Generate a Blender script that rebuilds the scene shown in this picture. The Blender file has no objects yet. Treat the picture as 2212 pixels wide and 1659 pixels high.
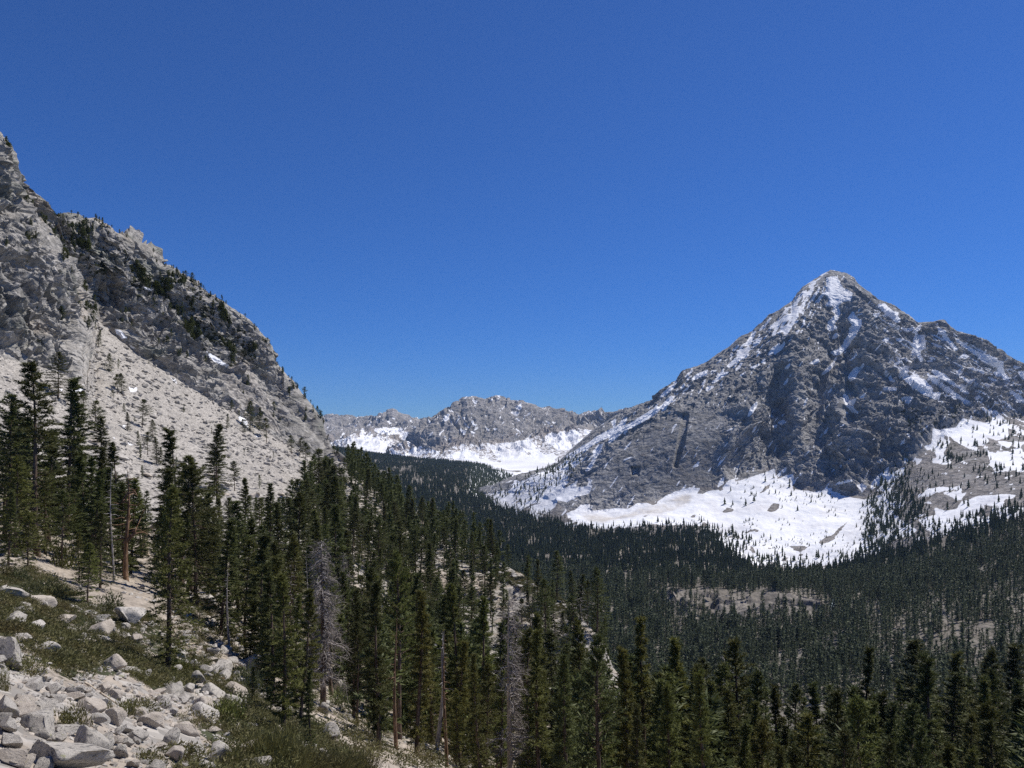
import bpy, math, random
import numpy as np
from mathutils import Vector

# ------------------------------------------------------------------ camera, sky, sun, exposure
scene = bpy.context.scene
FPX, U0, V0 = 1702.0, 1106.0, 950.0        # focal length and level-horizon point, in units of a 2212 px wide frame
cam = bpy.data.cameras.new("camera")
cam.sensor_width = 36.0
cam.lens = 36.0 * FPX / 2212.0
cam.shift_y = 120.5 / 2212.0
cam.clip_start = 0.1
cam.clip_end = 60000.0
cam_ob = bpy.data.objects.new("camera", cam)
cam_ob.rotation_euler = (math.radians(90), 0, 0)
scene.collection.objects.link(cam_ob)
scene.camera = cam_ob

SUN_EL, SUN_AZ = 55.0, 60.0                # degrees; azimuth clockwise from the view direction
world = bpy.data.worlds.new("World")
scene.world = world
world.use_nodes = True
wn = world.node_tree.nodes
sky = wn.new("ShaderNodeTexSky")
sky.sky_type = 'NISHITA'
sky.sun_disc = False
sky.sun_elevation = math.radians(SUN_EL)
sky.sun_rotation = math.radians(SUN_AZ)
sky.altitude = 12000.0
sky.air_density = 4.0
sky.dust_density = 0.0
sky.ozone_density = 10.0
hs_w = wn.new("ShaderNodeHueSaturation")
hs_w.inputs["Saturation"].default_value = 1.115
hs_w.inputs["Hue"].default_value = 0.511
world.node_tree.links.new(sky.outputs[0], hs_w.inputs["Color"])
bg = wn["Background"]
bg.inputs["Strength"].default_value = 0.087
world.node_tree.links.new(hs_w.outputs[0], bg.inputs["Color"])

sl = bpy.data.lights.new("sun", 'SUN')
sl.energy = 5.0
sl.angle = math.radians(0.55)
sl.color = (1.0, 0.955, 0.89)
sun_ob = bpy.data.objects.new("sun", sl)
_e, _a = math.radians(SUN_EL), math.radians(SUN_AZ)
sun_ob.rotation_euler = Vector((math.cos(_e) * math.sin(_a), math.cos(_e) * math.cos(_a), math.sin(_e))).to_track_quat('Z', 'Y').to_euler()
scene.collection.objects.link(sun_ob)

vs = scene.view_settings
vs.view_transform = 'Standard'
vs.look = 'None'
vs.exposure = 0.12
vs.gamma = 1.0
vs.use_curve_mapping = False
scene.render.engine = 'CYCLES'
cy = scene.cycles
cy.max_bounces = 4
cy.diffuse_bounces = 2
cy.glossy_bounces = 1
cy.transmission_bounces = 2
cy.transparent_max_bounces = 4
cy.volume_bounces = 0
cy.use_denoising = False
try:
    cy.denoiser = 'OPENIMAGEDENOISE'
    cy.denoising_input_passes = 'RGB_ALBEDO_NORMAL'
    cy.denoising_prefilter = 'ACCURATE'
except Exception:
    pass
cy.sample_clamp_indirect = 4.0

rnd = random.Random(7)
R = np.random.default_rng(11)

# ------------------------------------------------------------------ helpers
def mesh_np(name, verts, faces, smooth=True, attrs=None, mats=(), mat_idx=None):
    me = bpy.data.meshes.new(name)
    verts = np.ascontiguousarray(verts, dtype=np.float32)
    faces = np.ascontiguousarray(faces, dtype=np.int32)
    n, k = faces.shape
    me.vertices.add(len(verts))
    me.vertices.foreach_set("co", verts.ravel())
    me.loops.add(n * k)
    me.loops.foreach_set("vertex_index", faces.ravel())
    me.polygons.add(n)
    me.polygons.foreach_set("loop_start", np.arange(0, n * k, k, dtype=np.int32))
    try:
        me.polygons.foreach_set("loop_total", np.full(n, k, dtype=np.int32))
    except Exception:
        pass
    me.polygons.foreach_set("use_smooth", np.full(n, smooth, dtype=bool))
    for m in mats:
        me.materials.append(m)
    if mat_idx is not None:
        me.polygons.foreach_set("material_index", np.ascontiguousarray(mat_idx, dtype=np.int32))
    for nm, arr in (attrs or {}).items():
        a = me.attributes.new(nm, 'FLOAT', 'POINT')
        a.data.foreach_set("value", np.ascontiguousarray(arr, dtype=np.float32).ravel())
    me.update(calc_edges=True)
    return me

def link(name, me, parent=None, **props):
    o = bpy.data.objects.new(name, me)
    scene.collection.objects.link(o)
    if parent is not None:
        o.parent = parent
    for k, v in props.items():
        if v:
            o[k] = v
    return o

def _hash(ix, iy, iz, seed):
    h = (ix.astype(np.uint32) * np.uint32(374761393) + iy.astype(np.uint32) * np.uint32(668265263)
         + iz.astype(np.uint32) * np.uint32(2147483647 - 5) + np.uint32((seed * 1013904223) & 0xffffffff))
    h = (h ^ (h >> np.uint32(13))) * np.uint32(1274126177)
    h = (h ^ (h >> np.uint32(16))) * np.uint32(2246822519)
    return h ^ (h >> np.uint32(15))

def h01(h):
    return (h & np.uint32(0xffffff)).astype(np.float32) / np.float32(16777216.0)

def vnoise(p, seed=0):
    """smooth value-gradient noise, about -1..1; p (...,3)"""
    fl = np.floor(p)
    i = fl.astype(np.int64)
    f = (p - fl).astype(np.float32)
    w = f * f * f * (f * (f * 6 - 15) + 10)
    out = np.zeros(p.shape[:-1], np.float32)
    for dx in (0, 1):
        wx = w[..., 0] if dx else 1 - w[..., 0]
        for dy in (0, 1):
            wy = w[..., 1] if dy else 1 - w[..., 1]
            for dz in (0, 1):
                wz = w[..., 2] if dz else 1 - w[..., 2]
                h = _hash(i[..., 0] + dx, i[..., 1] + dy, i[..., 2] + dz, seed)
                gx = (h & np.uint32(1023)).astype(np.float32) / 511.5 - 1
                gy = ((h >> np.uint32(10)) & np.uint32(1023)).astype(np.float32) / 511.5 - 1
                gz = ((h >> np.uint32(20)) & np.uint32(1023)).astype(np.float32) / 511.5 - 1
                out += wx * wy * wz * (gx * (f[..., 0] - dx) + gy * (f[..., 1] - dy) + gz * (f[..., 2] - dz))
    return out * 1.5

def fbm(p, oct=4, seed=0, gain=0.5, ridged=False):
    s = np.zeros(p.shape[:-1], np.float32)
    a, tot = 1.0, 0.0
    for o in range(oct):
        n = vnoise(p * (2.03 ** o) + o * 17.3, seed + o)
        if ridged:
            n = 1 - 2 * np.abs(n)
        s += a * n
        tot += a
        a *= gain
    return s / tot

def blocks(p, seed=0, tilt=0.9):
    """faceted cell noise: every cell a tilted plane, cracks where cells meet; returns value and edge distance"""
    fl = np.floor(p).astype(np.int64)
    f1 = np.full(p.shape[:-1], 9.0, np.float32)
    f2 = f1.copy()
    val = np.zeros_like(f1)
    for dx in (-1, 0, 1):
        for dy in (-1, 0, 1):
            for dz in (-1, 0, 1):
                cx, cy_, cz = fl[..., 0] + dx, fl[..., 1] + dy, fl[..., 2] + dz
                h = _hash(cx, cy_, cz, seed)
                ox = cx + (h & np.uint32(1023)).astype(np.float32) / 1023
                oy = cy_ + ((h >> np.uint32(10)) & np.uint32(1023)).astype(np.float32) / 1023
                oz = cz + ((h >> np.uint32(20)) & np.uint32(1023)).astype(np.float32) / 1023
                ex, ey, ez = p[..., 0] - ox, p[..., 1] - oy, p[..., 2] - oz
                d = ex * ex + ey * ey + ez * ez
                h2 = _hash(cx, cy_, cz, seed + 77)
                tx = (h2 & np.uint32(255)).astype(np.float32) / 127.5 - 1
                ty = ((h2 >> np.uint32(8)) & np.uint32(255)).astype(np.float32) / 127.5 - 1
                tz = ((h2 >> np.uint32(16)) & np.uint32(255)).astype(np.float32) / 127.5 - 1
                v = ((h2 >> np.uint32(24)) & np.uint32(255)).astype(np.float32) / 127.5 - 1 + tilt * (tx * ex + ty * ey + tz * ez)
                near = d < f1
                f2 = np.where(near, f1, np.minimum(f2, d))
                val = np.where(near, v, val)
                f1 = np.where(near, d, f1)
    return val.astype(np.float32), (np.sqrt(f2) - np.sqrt(f1)).astype(np.float32)

def facets(p, seed=0, k=0.35, tilt=1.0):
    """concave cells meeting in sharp crests: the lower envelope of tilted bowls"""
    fl = np.floor(p).astype(np.int64)
    out = np.full(p.shape[:-1], 99.0, np.float32)
    for dx in (-1, 0, 1):
        for dy in (-1, 0, 1):
            for dz in (-1, 0, 1):
                cx, cy_, cz = fl[..., 0] + dx, fl[..., 1] + dy, fl[..., 2] + dz
                h = _hash(cx, cy_, cz, seed)
                ex = p[..., 0] - cx - (h & np.uint32(1023)).astype(np.float32) / 1023
                ey = p[..., 1] - cy_ - ((h >> np.uint32(10)) & np.uint32(1023)).astype(np.float32) / 1023
                ez = p[..., 2] - cz - ((h >> np.uint32(20)) & np.uint32(1023)).astype(np.float32) / 1023
                h2 = _hash(cx, cy_, cz, seed + 77)
                tx = (h2 & np.uint32(255)).astype(np.float32) / 127.5 - 1
                ty = ((h2 >> np.uint32(8)) & np.uint32(255)).astype(np.float32) / 127.5 - 1
                tz = ((h2 >> np.uint32(16)) & np.uint32(255)).astype(np.float32) / 127.5 - 1
                v = ((h2 >> np.uint32(24)) & np.uint32(255)).astype(np.float32) / 127.5 - 1
                d = ex * ex + ey * ey + ez * ez
                out = np.minimum(out, 0.35 * v + tilt * (tx * ex + ty * ey + tz * ez) + k * d + 6.0 * np.maximum(d - 1.0, 0))
    return out

def saw(x, sharp=0.12):
    """stepped ledges: slow rise, sudden drop"""
    f = x - np.floor(x)
    return np.where(f < 1 - sharp, f / (1 - sharp), (1 - f) / sharp) - 0.5

def smooth_u(a, sig):
    n = int(sig * 3)
    if n < 1:
        return a
    w = np.exp(-0.5 * (np.arange(-n, n + 1) / sig) ** 2); w /= w.sum()
    return np.convolve(np.pad(a, n, mode='edge'), w, mode='valid')

def pchip(x, y, xq):
    x = np.asarray(x, float); y = np.asarray(y, float)
    h = np.diff(x); d = np.diff(y) / h
    m = np.zeros_like(y)
    if len(x) > 2:
        w1 = 2 * h[1:] + h[:-1]; w2 = h[1:] + 2 * h[:-1]
        same = d[:-1] * d[1:] > 0
        with np.errstate(divide='ignore', invalid='ignore'):
            hm = (w1 + w2) / (w1 / d[:-1] + w2 / d[1:])
        m[1:-1] = np.where(same, hm, 0)
    m[0], m[-1] = d[0], d[-1]
    xq = np.clip(xq, x[0], x[-1])
    i = np.clip(np.searchsorted(x, xq) - 1, 0, len(x) - 2)
    t = (xq - x[i]) / h[i]
    return ((1 + 2 * t) * (1 - t) ** 2) * y[i] + (t * (1 - t) ** 2) * h[i] * m[i] + (t * t * (3 - 2 * t)) * y[i + 1] + (t * t * (t - 1)) * h[i] * m[i + 1]

def sstep(a, b, x):
    t = np.clip((x - a) / (b - a), 0, 1)
    return t * t * (3 - 2 * t)

def w3(u, v, Y):
    return np.stack([(u - U0) / FPX * Y, Y, (V0 - v) / FPX * Y], -1)

def proj(P):
    return U0 + FPX * P[..., 0] / P[..., 1], V0 - FPX * P[..., 2] / P[..., 1]

class Land:
    """a ground sheet swept between contour lines, near to far; each contour is a list of (azimuth, elevation, distance)"""
    def __init__(s, lines, u0, u1, du, rows, linear=(), sm=0.0, smv={}):
        us = np.arange(u0, u1 + du * .5, du)
        LV, LY = [], []
        for k, ln in enumerate(lines):
            a = np.array(sorted(ln), float)
            if k in linear:
                LV.append(np.interp(us, a[:, 0], a[:, 1])); LY.append(np.interp(us, a[:, 0], np.log(a[:, 2])))
            else:
                LV.append(pchip(a[:, 0], a[:, 1], us)); LY.append(pchip(a[:, 0], np.log(a[:, 2]), us))
            LY[-1] = smooth_u(LY[-1], sm)
            if k in smv:
                LV[-1] = smooth_u(LV[-1], smv[k])
        Q = np.stack([np.array(LV), np.array(LY)], -1)          # K,C,2
        D = np.diff(Q, axis=0)
        M = np.zeros_like(Q)
        same = D[:-1] * D[1:] > 0
        with np.errstate(divide='ignore', invalid='ignore'):
            hm = 2 * D[:-1] * D[1:] / (D[:-1] + D[1:])
        M[1:-1] = np.where(same, hm, 0)
        M[0], M[-1] = D[0], D[-1]
        out, tt = [], []
        for k, n in enumerate(rows):
            ts = np.arange(n) / n
            if k == len(rows) - 1:
                ts = np.linspace(0, 1, n)
            for t in ts:
                q = ((1 + 2 * t) * (1 - t) ** 2) * Q[k] + (t * (1 - t) ** 2) * M[k] + (t * t * (3 - 2 * t)) * Q[k + 1] + (t * t * (t - 1)) * M[k + 1]
                out.append(q); tt.append(k + t)
        q = np.array(out)
        s.us = us
        s.u = np.broadcast_to(us, q.shape[:2])
        s.v0 = q[..., 0]
        s.t = np.broadcast_to(np.array(tt)[:, None], q.shape[:2])
        s.P = w3(s.u, q[..., 0], np.exp(q[..., 1]))
        s.attrs = {}
    def normals(s):
        a = np.gradient(s.P, axis=0); b = np.gradient(s.P, axis=1)
        n = np.cross(b, a)
        n /= np.linalg.norm(n, axis=-1, keepdims=True) + 1e-9
        return n
    def displace(s, d, up=False):
        if up:
            s.P[..., 2] += d
        else:
            s.P = s.P + s.normals() * d[..., None]
    def mesh(s, name, mats, smooth=True):
        r, c = s.P.shape[:2]
        idx = np.arange(r * c).reshape(r, c)
        f = np.stack([idx[:-1, :-1], idx[:-1, 1:], idx[1:, 1:], idx[1:, :-1]], -1).reshape(-1, 4)
        return mesh_np(name, s.P.reshape(-1, 3), f, smooth, {k: a for k, a in s.attrs.items()}, mats)
    def col(s, u):
        return int(np.clip(round((u - s.us[0]) / (s.us[1] - s.us[0])), 0, len(s.us) - 1))
    def hit(s, u, v, tmin=0.0):
        c = s.col(u)
        P = s.P[:, c]
        vp = V0 - FPX * P[:, 2] / P[:, 1]
        ok = (vp <= v) & (s.t[:, c] >= tmin)
        i = int(np.argmax(ok)) if ok.any() else len(vp) - 1
        i = max(i, 1)
        f = np.clip((vp[i - 1] - v) / (vp[i - 1] - vp[i] + 1e-9), 0, 1)
        p = P[i - 1] * (1 - f) + P[i] * f
        return np.array([(u - U0) / FPX * p[1], p[1], p[2]])
    def at(s, u, Y):
        c = s.col(u)
        P = s.P[:, c]
        i = int(np.argmax(P[:, 1] >= Y)); i = max(i, 1)
        f = np.clip((Y - P[i - 1, 1]) / (P[i, 1] - P[i - 1, 1] + 1e-9), 0, 1)
        p = P[i - 1] * (1 - f) + P[i] * f
        return np.array([(u - U0) / FPX * p[1], p[1], p[2]])
    def scatter(s, n, dens, rng=R):
        P = s.P
        a = np.linalg.norm(np.cross(P[1:, :-1] - P[:-1, :-1], P[:-1, 1:] - P[:-1, :-1]), axis=-1)
        w = a * dens[:-1, :-1]
        cs = np.cumsum(w.ravel())
        k = np.searchsorted(cs, rng.random(n) * cs[-1])
        i, j = np.unravel_index(np.clip(k, 0, a.size - 1), a.shape)
        fi, fj = rng.random(n)[:, None], rng.random(n)[:, None]
        return (P[i, j] * (1 - fi) + P[i + 1, j] * fi) * (1 - fj) + (P[i, j + 1] * (1 - fi) + P[i + 1, j + 1] * fi) * fj, i, j

def poly_sd(u, v, poly):
    """signed distance (inside positive), evaluated where the outline is near; far points get -99"""
    poly = np.array(poly, float)
    out = np.full(u.shape, -99.0, np.float32)
    lo, hi = poly.min(0) - 12, poly.max(0) + 12
    m = (u >= lo[0]) & (u <= hi[0]) & (v >= lo[1]) & (v <= hi[1])
    if not m.any():
        return out
    x, y = u[m], v[m]
    d = np.full(x.shape, 1e9); ins = np.zeros(x.shape, bool)
    for (ax, ay), (bx, by) in zip(poly, np.roll(poly, -1, 0)):
        ex, ey = bx - ax, by - ay
        t = np.clip(((x - ax) * ex + (y - ay) * ey) / (ex * ex + ey * ey + 1e-9), 0, 1)
        d = np.minimum(d, (x - ax - t * ex) ** 2 + (y - ay - t * ey) ** 2)
        if ay != by:
            ins ^= ((ay > y) != (by > y)) & (x < ex * (y - ay) / (by - ay) + ax)
    out[m] = np.sqrt(d) * np.where(ins, 1, -1)
    return out

def mask_of(u, v, polys):
    s = np.full(u.shape, -99.0, np.float32)
    for p in polys:
        s = np.maximum(s, poly_sd(u, v, p))
    return s

def tr(T, polys):
    return [[(T[0] + T[1] * x, T[2] + T[3] * y) for x, y in p] for p in polys]

# ------------------------------------------------------------------ materials
def mat(name):
    m = bpy.data.materials.new(name)
    m.use_nodes = True
    nt = m.node_tree
    nt.nodes.clear()
    return m, nt

class NT:
    def __init__(s, nt):
        s.nt = nt
    def n(s, t, **kw):
        nd = s.nt.nodes.new(t)
        for k, v in kw.items():
            setattr(nd, k, v)
        return nd
    def set(s, nd, key, val):
        if isinstance(val, bpy.types.NodeSocket):
            s.nt.links.new(val, nd.inputs[key])
        else:
            nd.inputs[key].default_value = val
    def noise(s, vec, scale, detail=4, rough=0.55, dist=0.0):
        nd = s.n("ShaderNodeTexNoise")
        s.set(nd, "Vector", vec); s.set(nd, "Scale", scale); s.set(nd, "Detail", detail); s.set(nd, "Roughness", rough); s.set(nd, "Distortion", dist)
        return nd.outputs["Fac"]
    def voro(s, vec, scale, feature='F1', out="Distance"):
        nd = s.n("ShaderNodeTexVoronoi", feature=feature)
        s.set(nd, "Vector", vec); s.set(nd, "Scale", scale)
        return nd.outputs[out]
    def ramp(s, fac, a, b, c0=0.0, c1=1.0):
        nd = s.n("ShaderNodeMapRange", interpolation_type='SMOOTHSTEP')
        s.set(nd, 0, fac); s.set(nd, 1, a); s.set(nd, 2, b); s.set(nd, 3, c0); s.set(nd, 4, c1)
        return nd.outputs[0]
    def mix(s, fac, a, b):
        nd = s.n("ShaderNodeMix", data_type='RGBA')
        s.set(nd, 0, fac); s.set(nd, 6, a if isinstance(a, bpy.types.NodeSocket) else (*a, 1)); s.set(nd, 7, b if isinstance(b, bpy.types.NodeSocket) else (*b, 1))
        return nd.outputs[2]
    def math(s, op, a, b=0.0):
        nd = s.n("ShaderNodeMath", operation=op)
        s.set(nd, 0, a); s.set(nd, 1, b)
        return nd.outputs[0]
    def attr(s, name):
        return s.n("ShaderNodeAttribute", attribute_name=name).outputs["Fac"]
    def pos(s):
        return s.n("ShaderNodeTexCoord").outputs["Object"]
    def scalev(s, vec, sc, rot=(0, 0, 0)):
        nd = s.n("ShaderNodeMapping")
        s.set(nd, "Vector", vec); s.set(nd, "Scale", sc); s.set(nd, "Rotation", rot)
        return nd.outputs[0]
    def bump(s, h, dist, strength=1.0):
        nd = s.n("ShaderNodeBump")
        s.set(nd, "Height", h); s.set(nd, "Distance", dist); s.set(nd, "Strength", strength)
        return nd.outputs[0]
    def out(s, col, rough=0.9, normal=None, spec=0.25, sub=None):
        b = s.n("ShaderNodeBsdfPrincipled")
        s.set(b, "Base Color", col if isinstance(col, bpy.types.NodeSocket) else (*col, 1))
        s.set(b, "Roughness", rough)
        s.set(b, "Specular IOR Level", spec)
        if normal is not None:
            s.set(b, "Normal", normal)
        o = s.n("ShaderNodeOutputMaterial")
        s.nt.links.new(b.outputs[0], o.inputs[0])
        return b

SNOW = (0.80, 0.81, 0.835)

def rock_material(name, c_dark, c_mid, c_light, sc, bump_d, warm=None, scree_col=None, green=None, rot=(0, 0.6, 0), lich=0.5, veg=None, crack=0.0):
    """fractured granite with stains; vertex attributes say where snow, loose debris and turf lie"""
    m, nt = mat(name)
    s = NT(nt)
    p = s.pos()
    pa = s.scalev(p, (1, 1, 2.2), rot)
    n1 = s.noise(p, 0.35 / sc, 5, 0.6)
    n2 = s.noise(pa, 1.6 / sc, 6, 0.65, 0.4)
    n3 = s.noise(p, 9.0 / sc, 5, 0.7)
    col = s.mix(s.ramp(n1, 0.3, 0.7), c_mid, c_light)
    col = s.mix(s.ramp(n2, 0.44, 0.66, 0, lich), col, c_dark)
    if warm:
        col = s.mix(s.ramp(s.noise(p, 0.8 / sc, 3, 0.5), 0.55, 0.72, 0, 0.7), col, warm)
    if green:
        col = s.mix(s.ramp(s.noise(pa, 0.6 / sc, 5, 0.6), 0.52, 0.66, 0, 0.75), col, green)
    col = s.mix(s.ramp(n3, 0.38, 0.66, 0, 0.62), col, c_dark)
    col = s.mix(s.ramp(s.noise(pa, 5.0 / sc, 5, 0.7), 0.54, 0.68, 0, 0.55), col, tuple(min(1, c * 1.18) for c in c_light))
    h = s.math('ADD', s.math('MULTIPLY', n2, 1.0), s.math('MULTIPLY', n3, 0.35))
    cr = s.voro(pa, 2.6 / sc, 'DISTANCE_TO_EDGE')
    h = s.math('ADD', h, s.ramp(cr, 0.0, 0.09, 0, crack))
    nor = s.bump(h, bump_d)
    if scree_col:
        st = s.voro(p, 14.0 / sc, 'F1', "Color")
        sc_c = s.mix(s.ramp(s.noise(p, 1.0 / sc, 4, 0.6), 0.3, 0.7), scree_col, tuple(c * 0.78 for c in scree_col))
        hs = s.n("ShaderNodeHueSaturation")
        s.set(hs, "Color", sc_c); s.set(hs, "Saturation", 1.0)
        sep = s.n("ShaderNodeSeparateColor"); s.set(sep, 0, st)
        s.set(hs, "Value", s.ramp(sep.outputs[0], 0, 1, 0.62, 1.2))
        col = s.mix(s.ramp(s.math('ADD', s.attr("scree"), s.ramp(n2, .3, .7, -0.3, 0.3)), 0.4, 0.6), col, hs.outputs[0])
    if veg:
        vg = s.mix(s.ramp(s.noise(p, 6.0 / sc, 4, 0.7), 0.35, 0.65), veg, tuple(c * 0.45 for c in veg))
        col = s.mix(s.ramp(s.math('ADD', s.attr("veg"), s.ramp(n3, .3, .7, -0.35, 0.35)), 0.42, 0.6), col, vg)
    sn = s.ramp(s.math('ADD', s.attr("snow"), s.ramp(n3, .3, .7, -0.16, 0.16)), 0.46, 0.54)
    scol = s.mix(s.ramp(s.noise(pa, 0.9 / sc, 5, 0.6), 0.42, 0.75, 0, 1), SNOW, (0.66, 0.655, 0.67))
    scol = s.mix(s.ramp(s.math('MULTIPLY', s.attr("dirt"), n2), 0.22, 0.6, 0, 0.85), scol, (0.53, 0.49, 0.44))
    col = s.mix(sn, col, scol)
    b = s.out(col, 0.9, nor, 0.2)
    # snow lies smooth over the broken rock
    nb = nor.node
    s.set(nb, "Strength", s.ramp(sn, 0, 1, 1.0, 0.28))
    return m

M_CLIFF = rock_material("cliff_granite", (0.085, 0.082, 0.075), (0.335, 0.318, 0.290), (0.48, 0.45, 0.41), 22.0, 2.4,
                        warm=(0.38, 0.315, 0.25), scree_col=(0.385, 0.355, 0.32), green=(0.175, 0.185, 0.155), veg=(0.045, 0.05, 0.026), lich=0.58)
M_PEAK = rock_material("peak_granite", (0.085, 0.084, 0.084), (0.262, 0.256, 0.250), (0.42, 0.41, 0.40), 80.0, 11.0,
                       scree_col=(0.27, 0.25, 0.235), veg=(0.04, 0.045, 0.03), lich=0.55)
M_FAR = rock_material("far_granite", (0.13, 0.127, 0.128), (0.29, 0.275, 0.265), (0.42, 0.395, 0.375), 240.0, 40.0,
                      scree_col=(0.33, 0.295, 0.27), lich=0.6)
M_VALLEY = rock_material("valley_soil", (0.075, 0.067, 0.055), (0.165, 0.145, 0.12), (0.27, 0.245, 0.215), 40.0, 2.0,
                         scree_col=(0.21, 0.188, 0.162), veg=(0.05, 0.055, 0.03))
M_GROUND = rock_material("hillside_soil", (0.13, 0.11, 0.085), (0.34, 0.29, 0.235), (0.45, 0.39, 0.325), 7.0, 0.35,
                         scree_col=(0.40, 0.37, 0.33), veg=(0.062, 0.068, 0.032), lich=0.4)

def foliage_material(name, c_a, c_b, c_c):
    m, nt = mat(name)
    s = NT(nt)
    t = s.attr("tint")
    oi = s.n("ShaderNodeObjectInfo").outputs["Random"]
    c = s.mix(t, c_a, c_b)
    c = s.mix(s.ramp(s.noise(s.pos(), 0.5, 2, 0.5), 0.4, 0.75, 0, 0.6), c, c_c)
    hs = s.n("ShaderNodeHueSaturation")
    s.set(hs, "Color", c)
    s.set(hs, "Hue", s.ramp(oi, 0, 1, 0.485, 0.512)); s.set(hs, "Value", s.ramp(oi, 0, 1, 0.8, 1.2))
    d = s.n("ShaderNodeBsdfPrincipled")
    s.set(d, "Base Color", hs.outputs[0]); s.set(d, "Roughness", 0.6); s.set(d, "Specular IOR Level", 0.25)
    tl = s.n("ShaderNodeBsdfTranslucent"); s.set(tl, "Color", hs.outputs[0])
    mx = s.n("ShaderNodeMixShader"); s.set(mx, 0, 0.22)
    nt.links.new(d.outputs[0], mx.inputs[1]); nt.links.new(tl.outputs[0], mx.inputs[2])
    o = s.n("ShaderNodeOutputMaterial"); nt.links.new(mx.outputs[0], o.inputs[0])
    return m

M_DARK = foliage_material("needles_dark_green", (0.043, 0.052, 0.017), (0.132, 0.142, 0.044), (0.082, 0.090, 0.037))
M_MID = foliage_material("needles_olive_green", (0.068, 0.077, 0.020), (0.186, 0.192, 0.052), (0.118, 0.122, 0.040))
M_YEL = foliage_material("needles_yellow_green", (0.095, 0.102, 0.022), (0.245, 0.238, 0.058), (0.170, 0.160, 0.044))
M_FOREST = foliage_material("needles_distant", (0.046, 0.058, 0.032), (0.118, 0.135, 0.070), (0.080, 0.090, 0.054))
M_SHRUB = foliage_material("shrub_leaves", (0.070, 0.085, 0.036), (0.180, 0.190, 0.085), (0.125, 0.125, 0.062))
M_MAT = foliage_material("juniper_mat_leaves", (0.064, 0.072, 0.024), (0.180, 0.165, 0.060), (0.165, 0.125, 0.058))
M_REED = foliage_material("willow_stems", (0.075, 0.070, 0.026), (0.19, 0.165, 0.066), (0.10, 0.12, 0.036))

def bark_material(name, a, b, sc=6.0):
    m, nt = mat(name)
    s = NT(nt)
    p = s.scalev(s.pos(), (1, 1, 0.18))
    n = s.noise(p, sc, 5, 0.65)
    c = s.mix(s.ramp(n, 0.35, 0.65), a, b)
    c = s.mix(s.ramp(s.noise(s.pos(), 0.8, 3, 0.6), 0.5, 0.65, 0, 0.7), c, tuple((x + y) * 0.3 for x, y in zip(a, b)))
    s.out(c, 0.9, s.bump(n, 0.04), 0.2)
    return m
M_BARK = bark_material("bark_brown", (0.055, 0.040, 0.030), (0.19, 0.135, 0.10))
M_BARK_RED = bark_material("bark_orange", (0.10, 0.060, 0.036), (0.30, 0.19, 0.12))
M_DEAD = bark_material("dead_wood_grey", (0.20, 0.178, 0.165), (0.45, 0.41, 0.38))
M_DEAD_PALE = bark_material("dead_wood_pale", (0.34, 0.27, 0.19), (0.62, 0.53, 0.41))
M_TWIG = bark_material("dead_twigs", (0.19, 0.165, 0.15), (0.35, 0.305, 0.275))

def boulder_material(name, light, mid, dark, lich):
    m, nt = mat(name)
    s = NT(nt)
    p = s.pos()
    oi = s.n("ShaderNodeObjectInfo").outputs["Random"]
    off = s.n("ShaderNodeVectorMath", operation='ADD')
    s.set(off, 0, p)
    cmb = s.n("ShaderNodeCombineXYZ")
    for k in range(3):
        s.set(cmb, k, s.math('MULTIPLY', oi, 37.0 + 13 * k))
    s.set(off, 1, cmb.outputs[0])
    q = off.outputs[0]
    n1 = s.noise(q, 1.3, 5, 0.6)
    n2 = s.noise(q, 4.5, 6, 0.7, 0.3)
    n3 = s.noise(q, 28.0, 4, 0.7)
    c = s.mix(s.ramp(n1, 0.35, 0.68), light, mid)
    c = s.mix(s.ramp(n2, 0.53, 0.62, 0, lich), c, dark)
    c = s.mix(s.ramp(n3, 0.42, 0.68, 0, 0.35), c, tuple(x * 0.5 for x in mid))
    c = s.mix(s.ramp(s.noise(q, 2.2, 4, 0.6), 0.64, 0.70, 0, 0.55), c, (0.30, 0.30, 0.13))
    h = s.math('ADD', s.math('MULTIPLY', n2, 0.6), s.math('MULTIPLY', n3, 0.25))
    s.out(c, 0.9, s.bump(h, 0.09), 0.2)
    return m
M_BOULD_PALE = boulder_material("granite_pale", (0.545, 0.505, 0.45), (0.42, 0.385, 0.34), (0.15, 0.14, 0.125), 0.7)
M_BOULD_LICH = boulder_material("granite_lichen", (0.50, 0.462, 0.405), (0.37, 0.338, 0.295), (0.10, 0.098, 0.095), 0.85)
M_SCREE = boulder_material("scree_granite", (0.44, 0.41, 0.37), (0.35, 0.325, 0.295), (0.16, 0.15, 0.135), 0.4)
M_BOULD_PINK = boulder_material("granite_buff", (0.53, 0.47, 0.40), (0.42, 0.365, 0.305), (0.20, 0.17, 0.145), 0.35)
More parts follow.
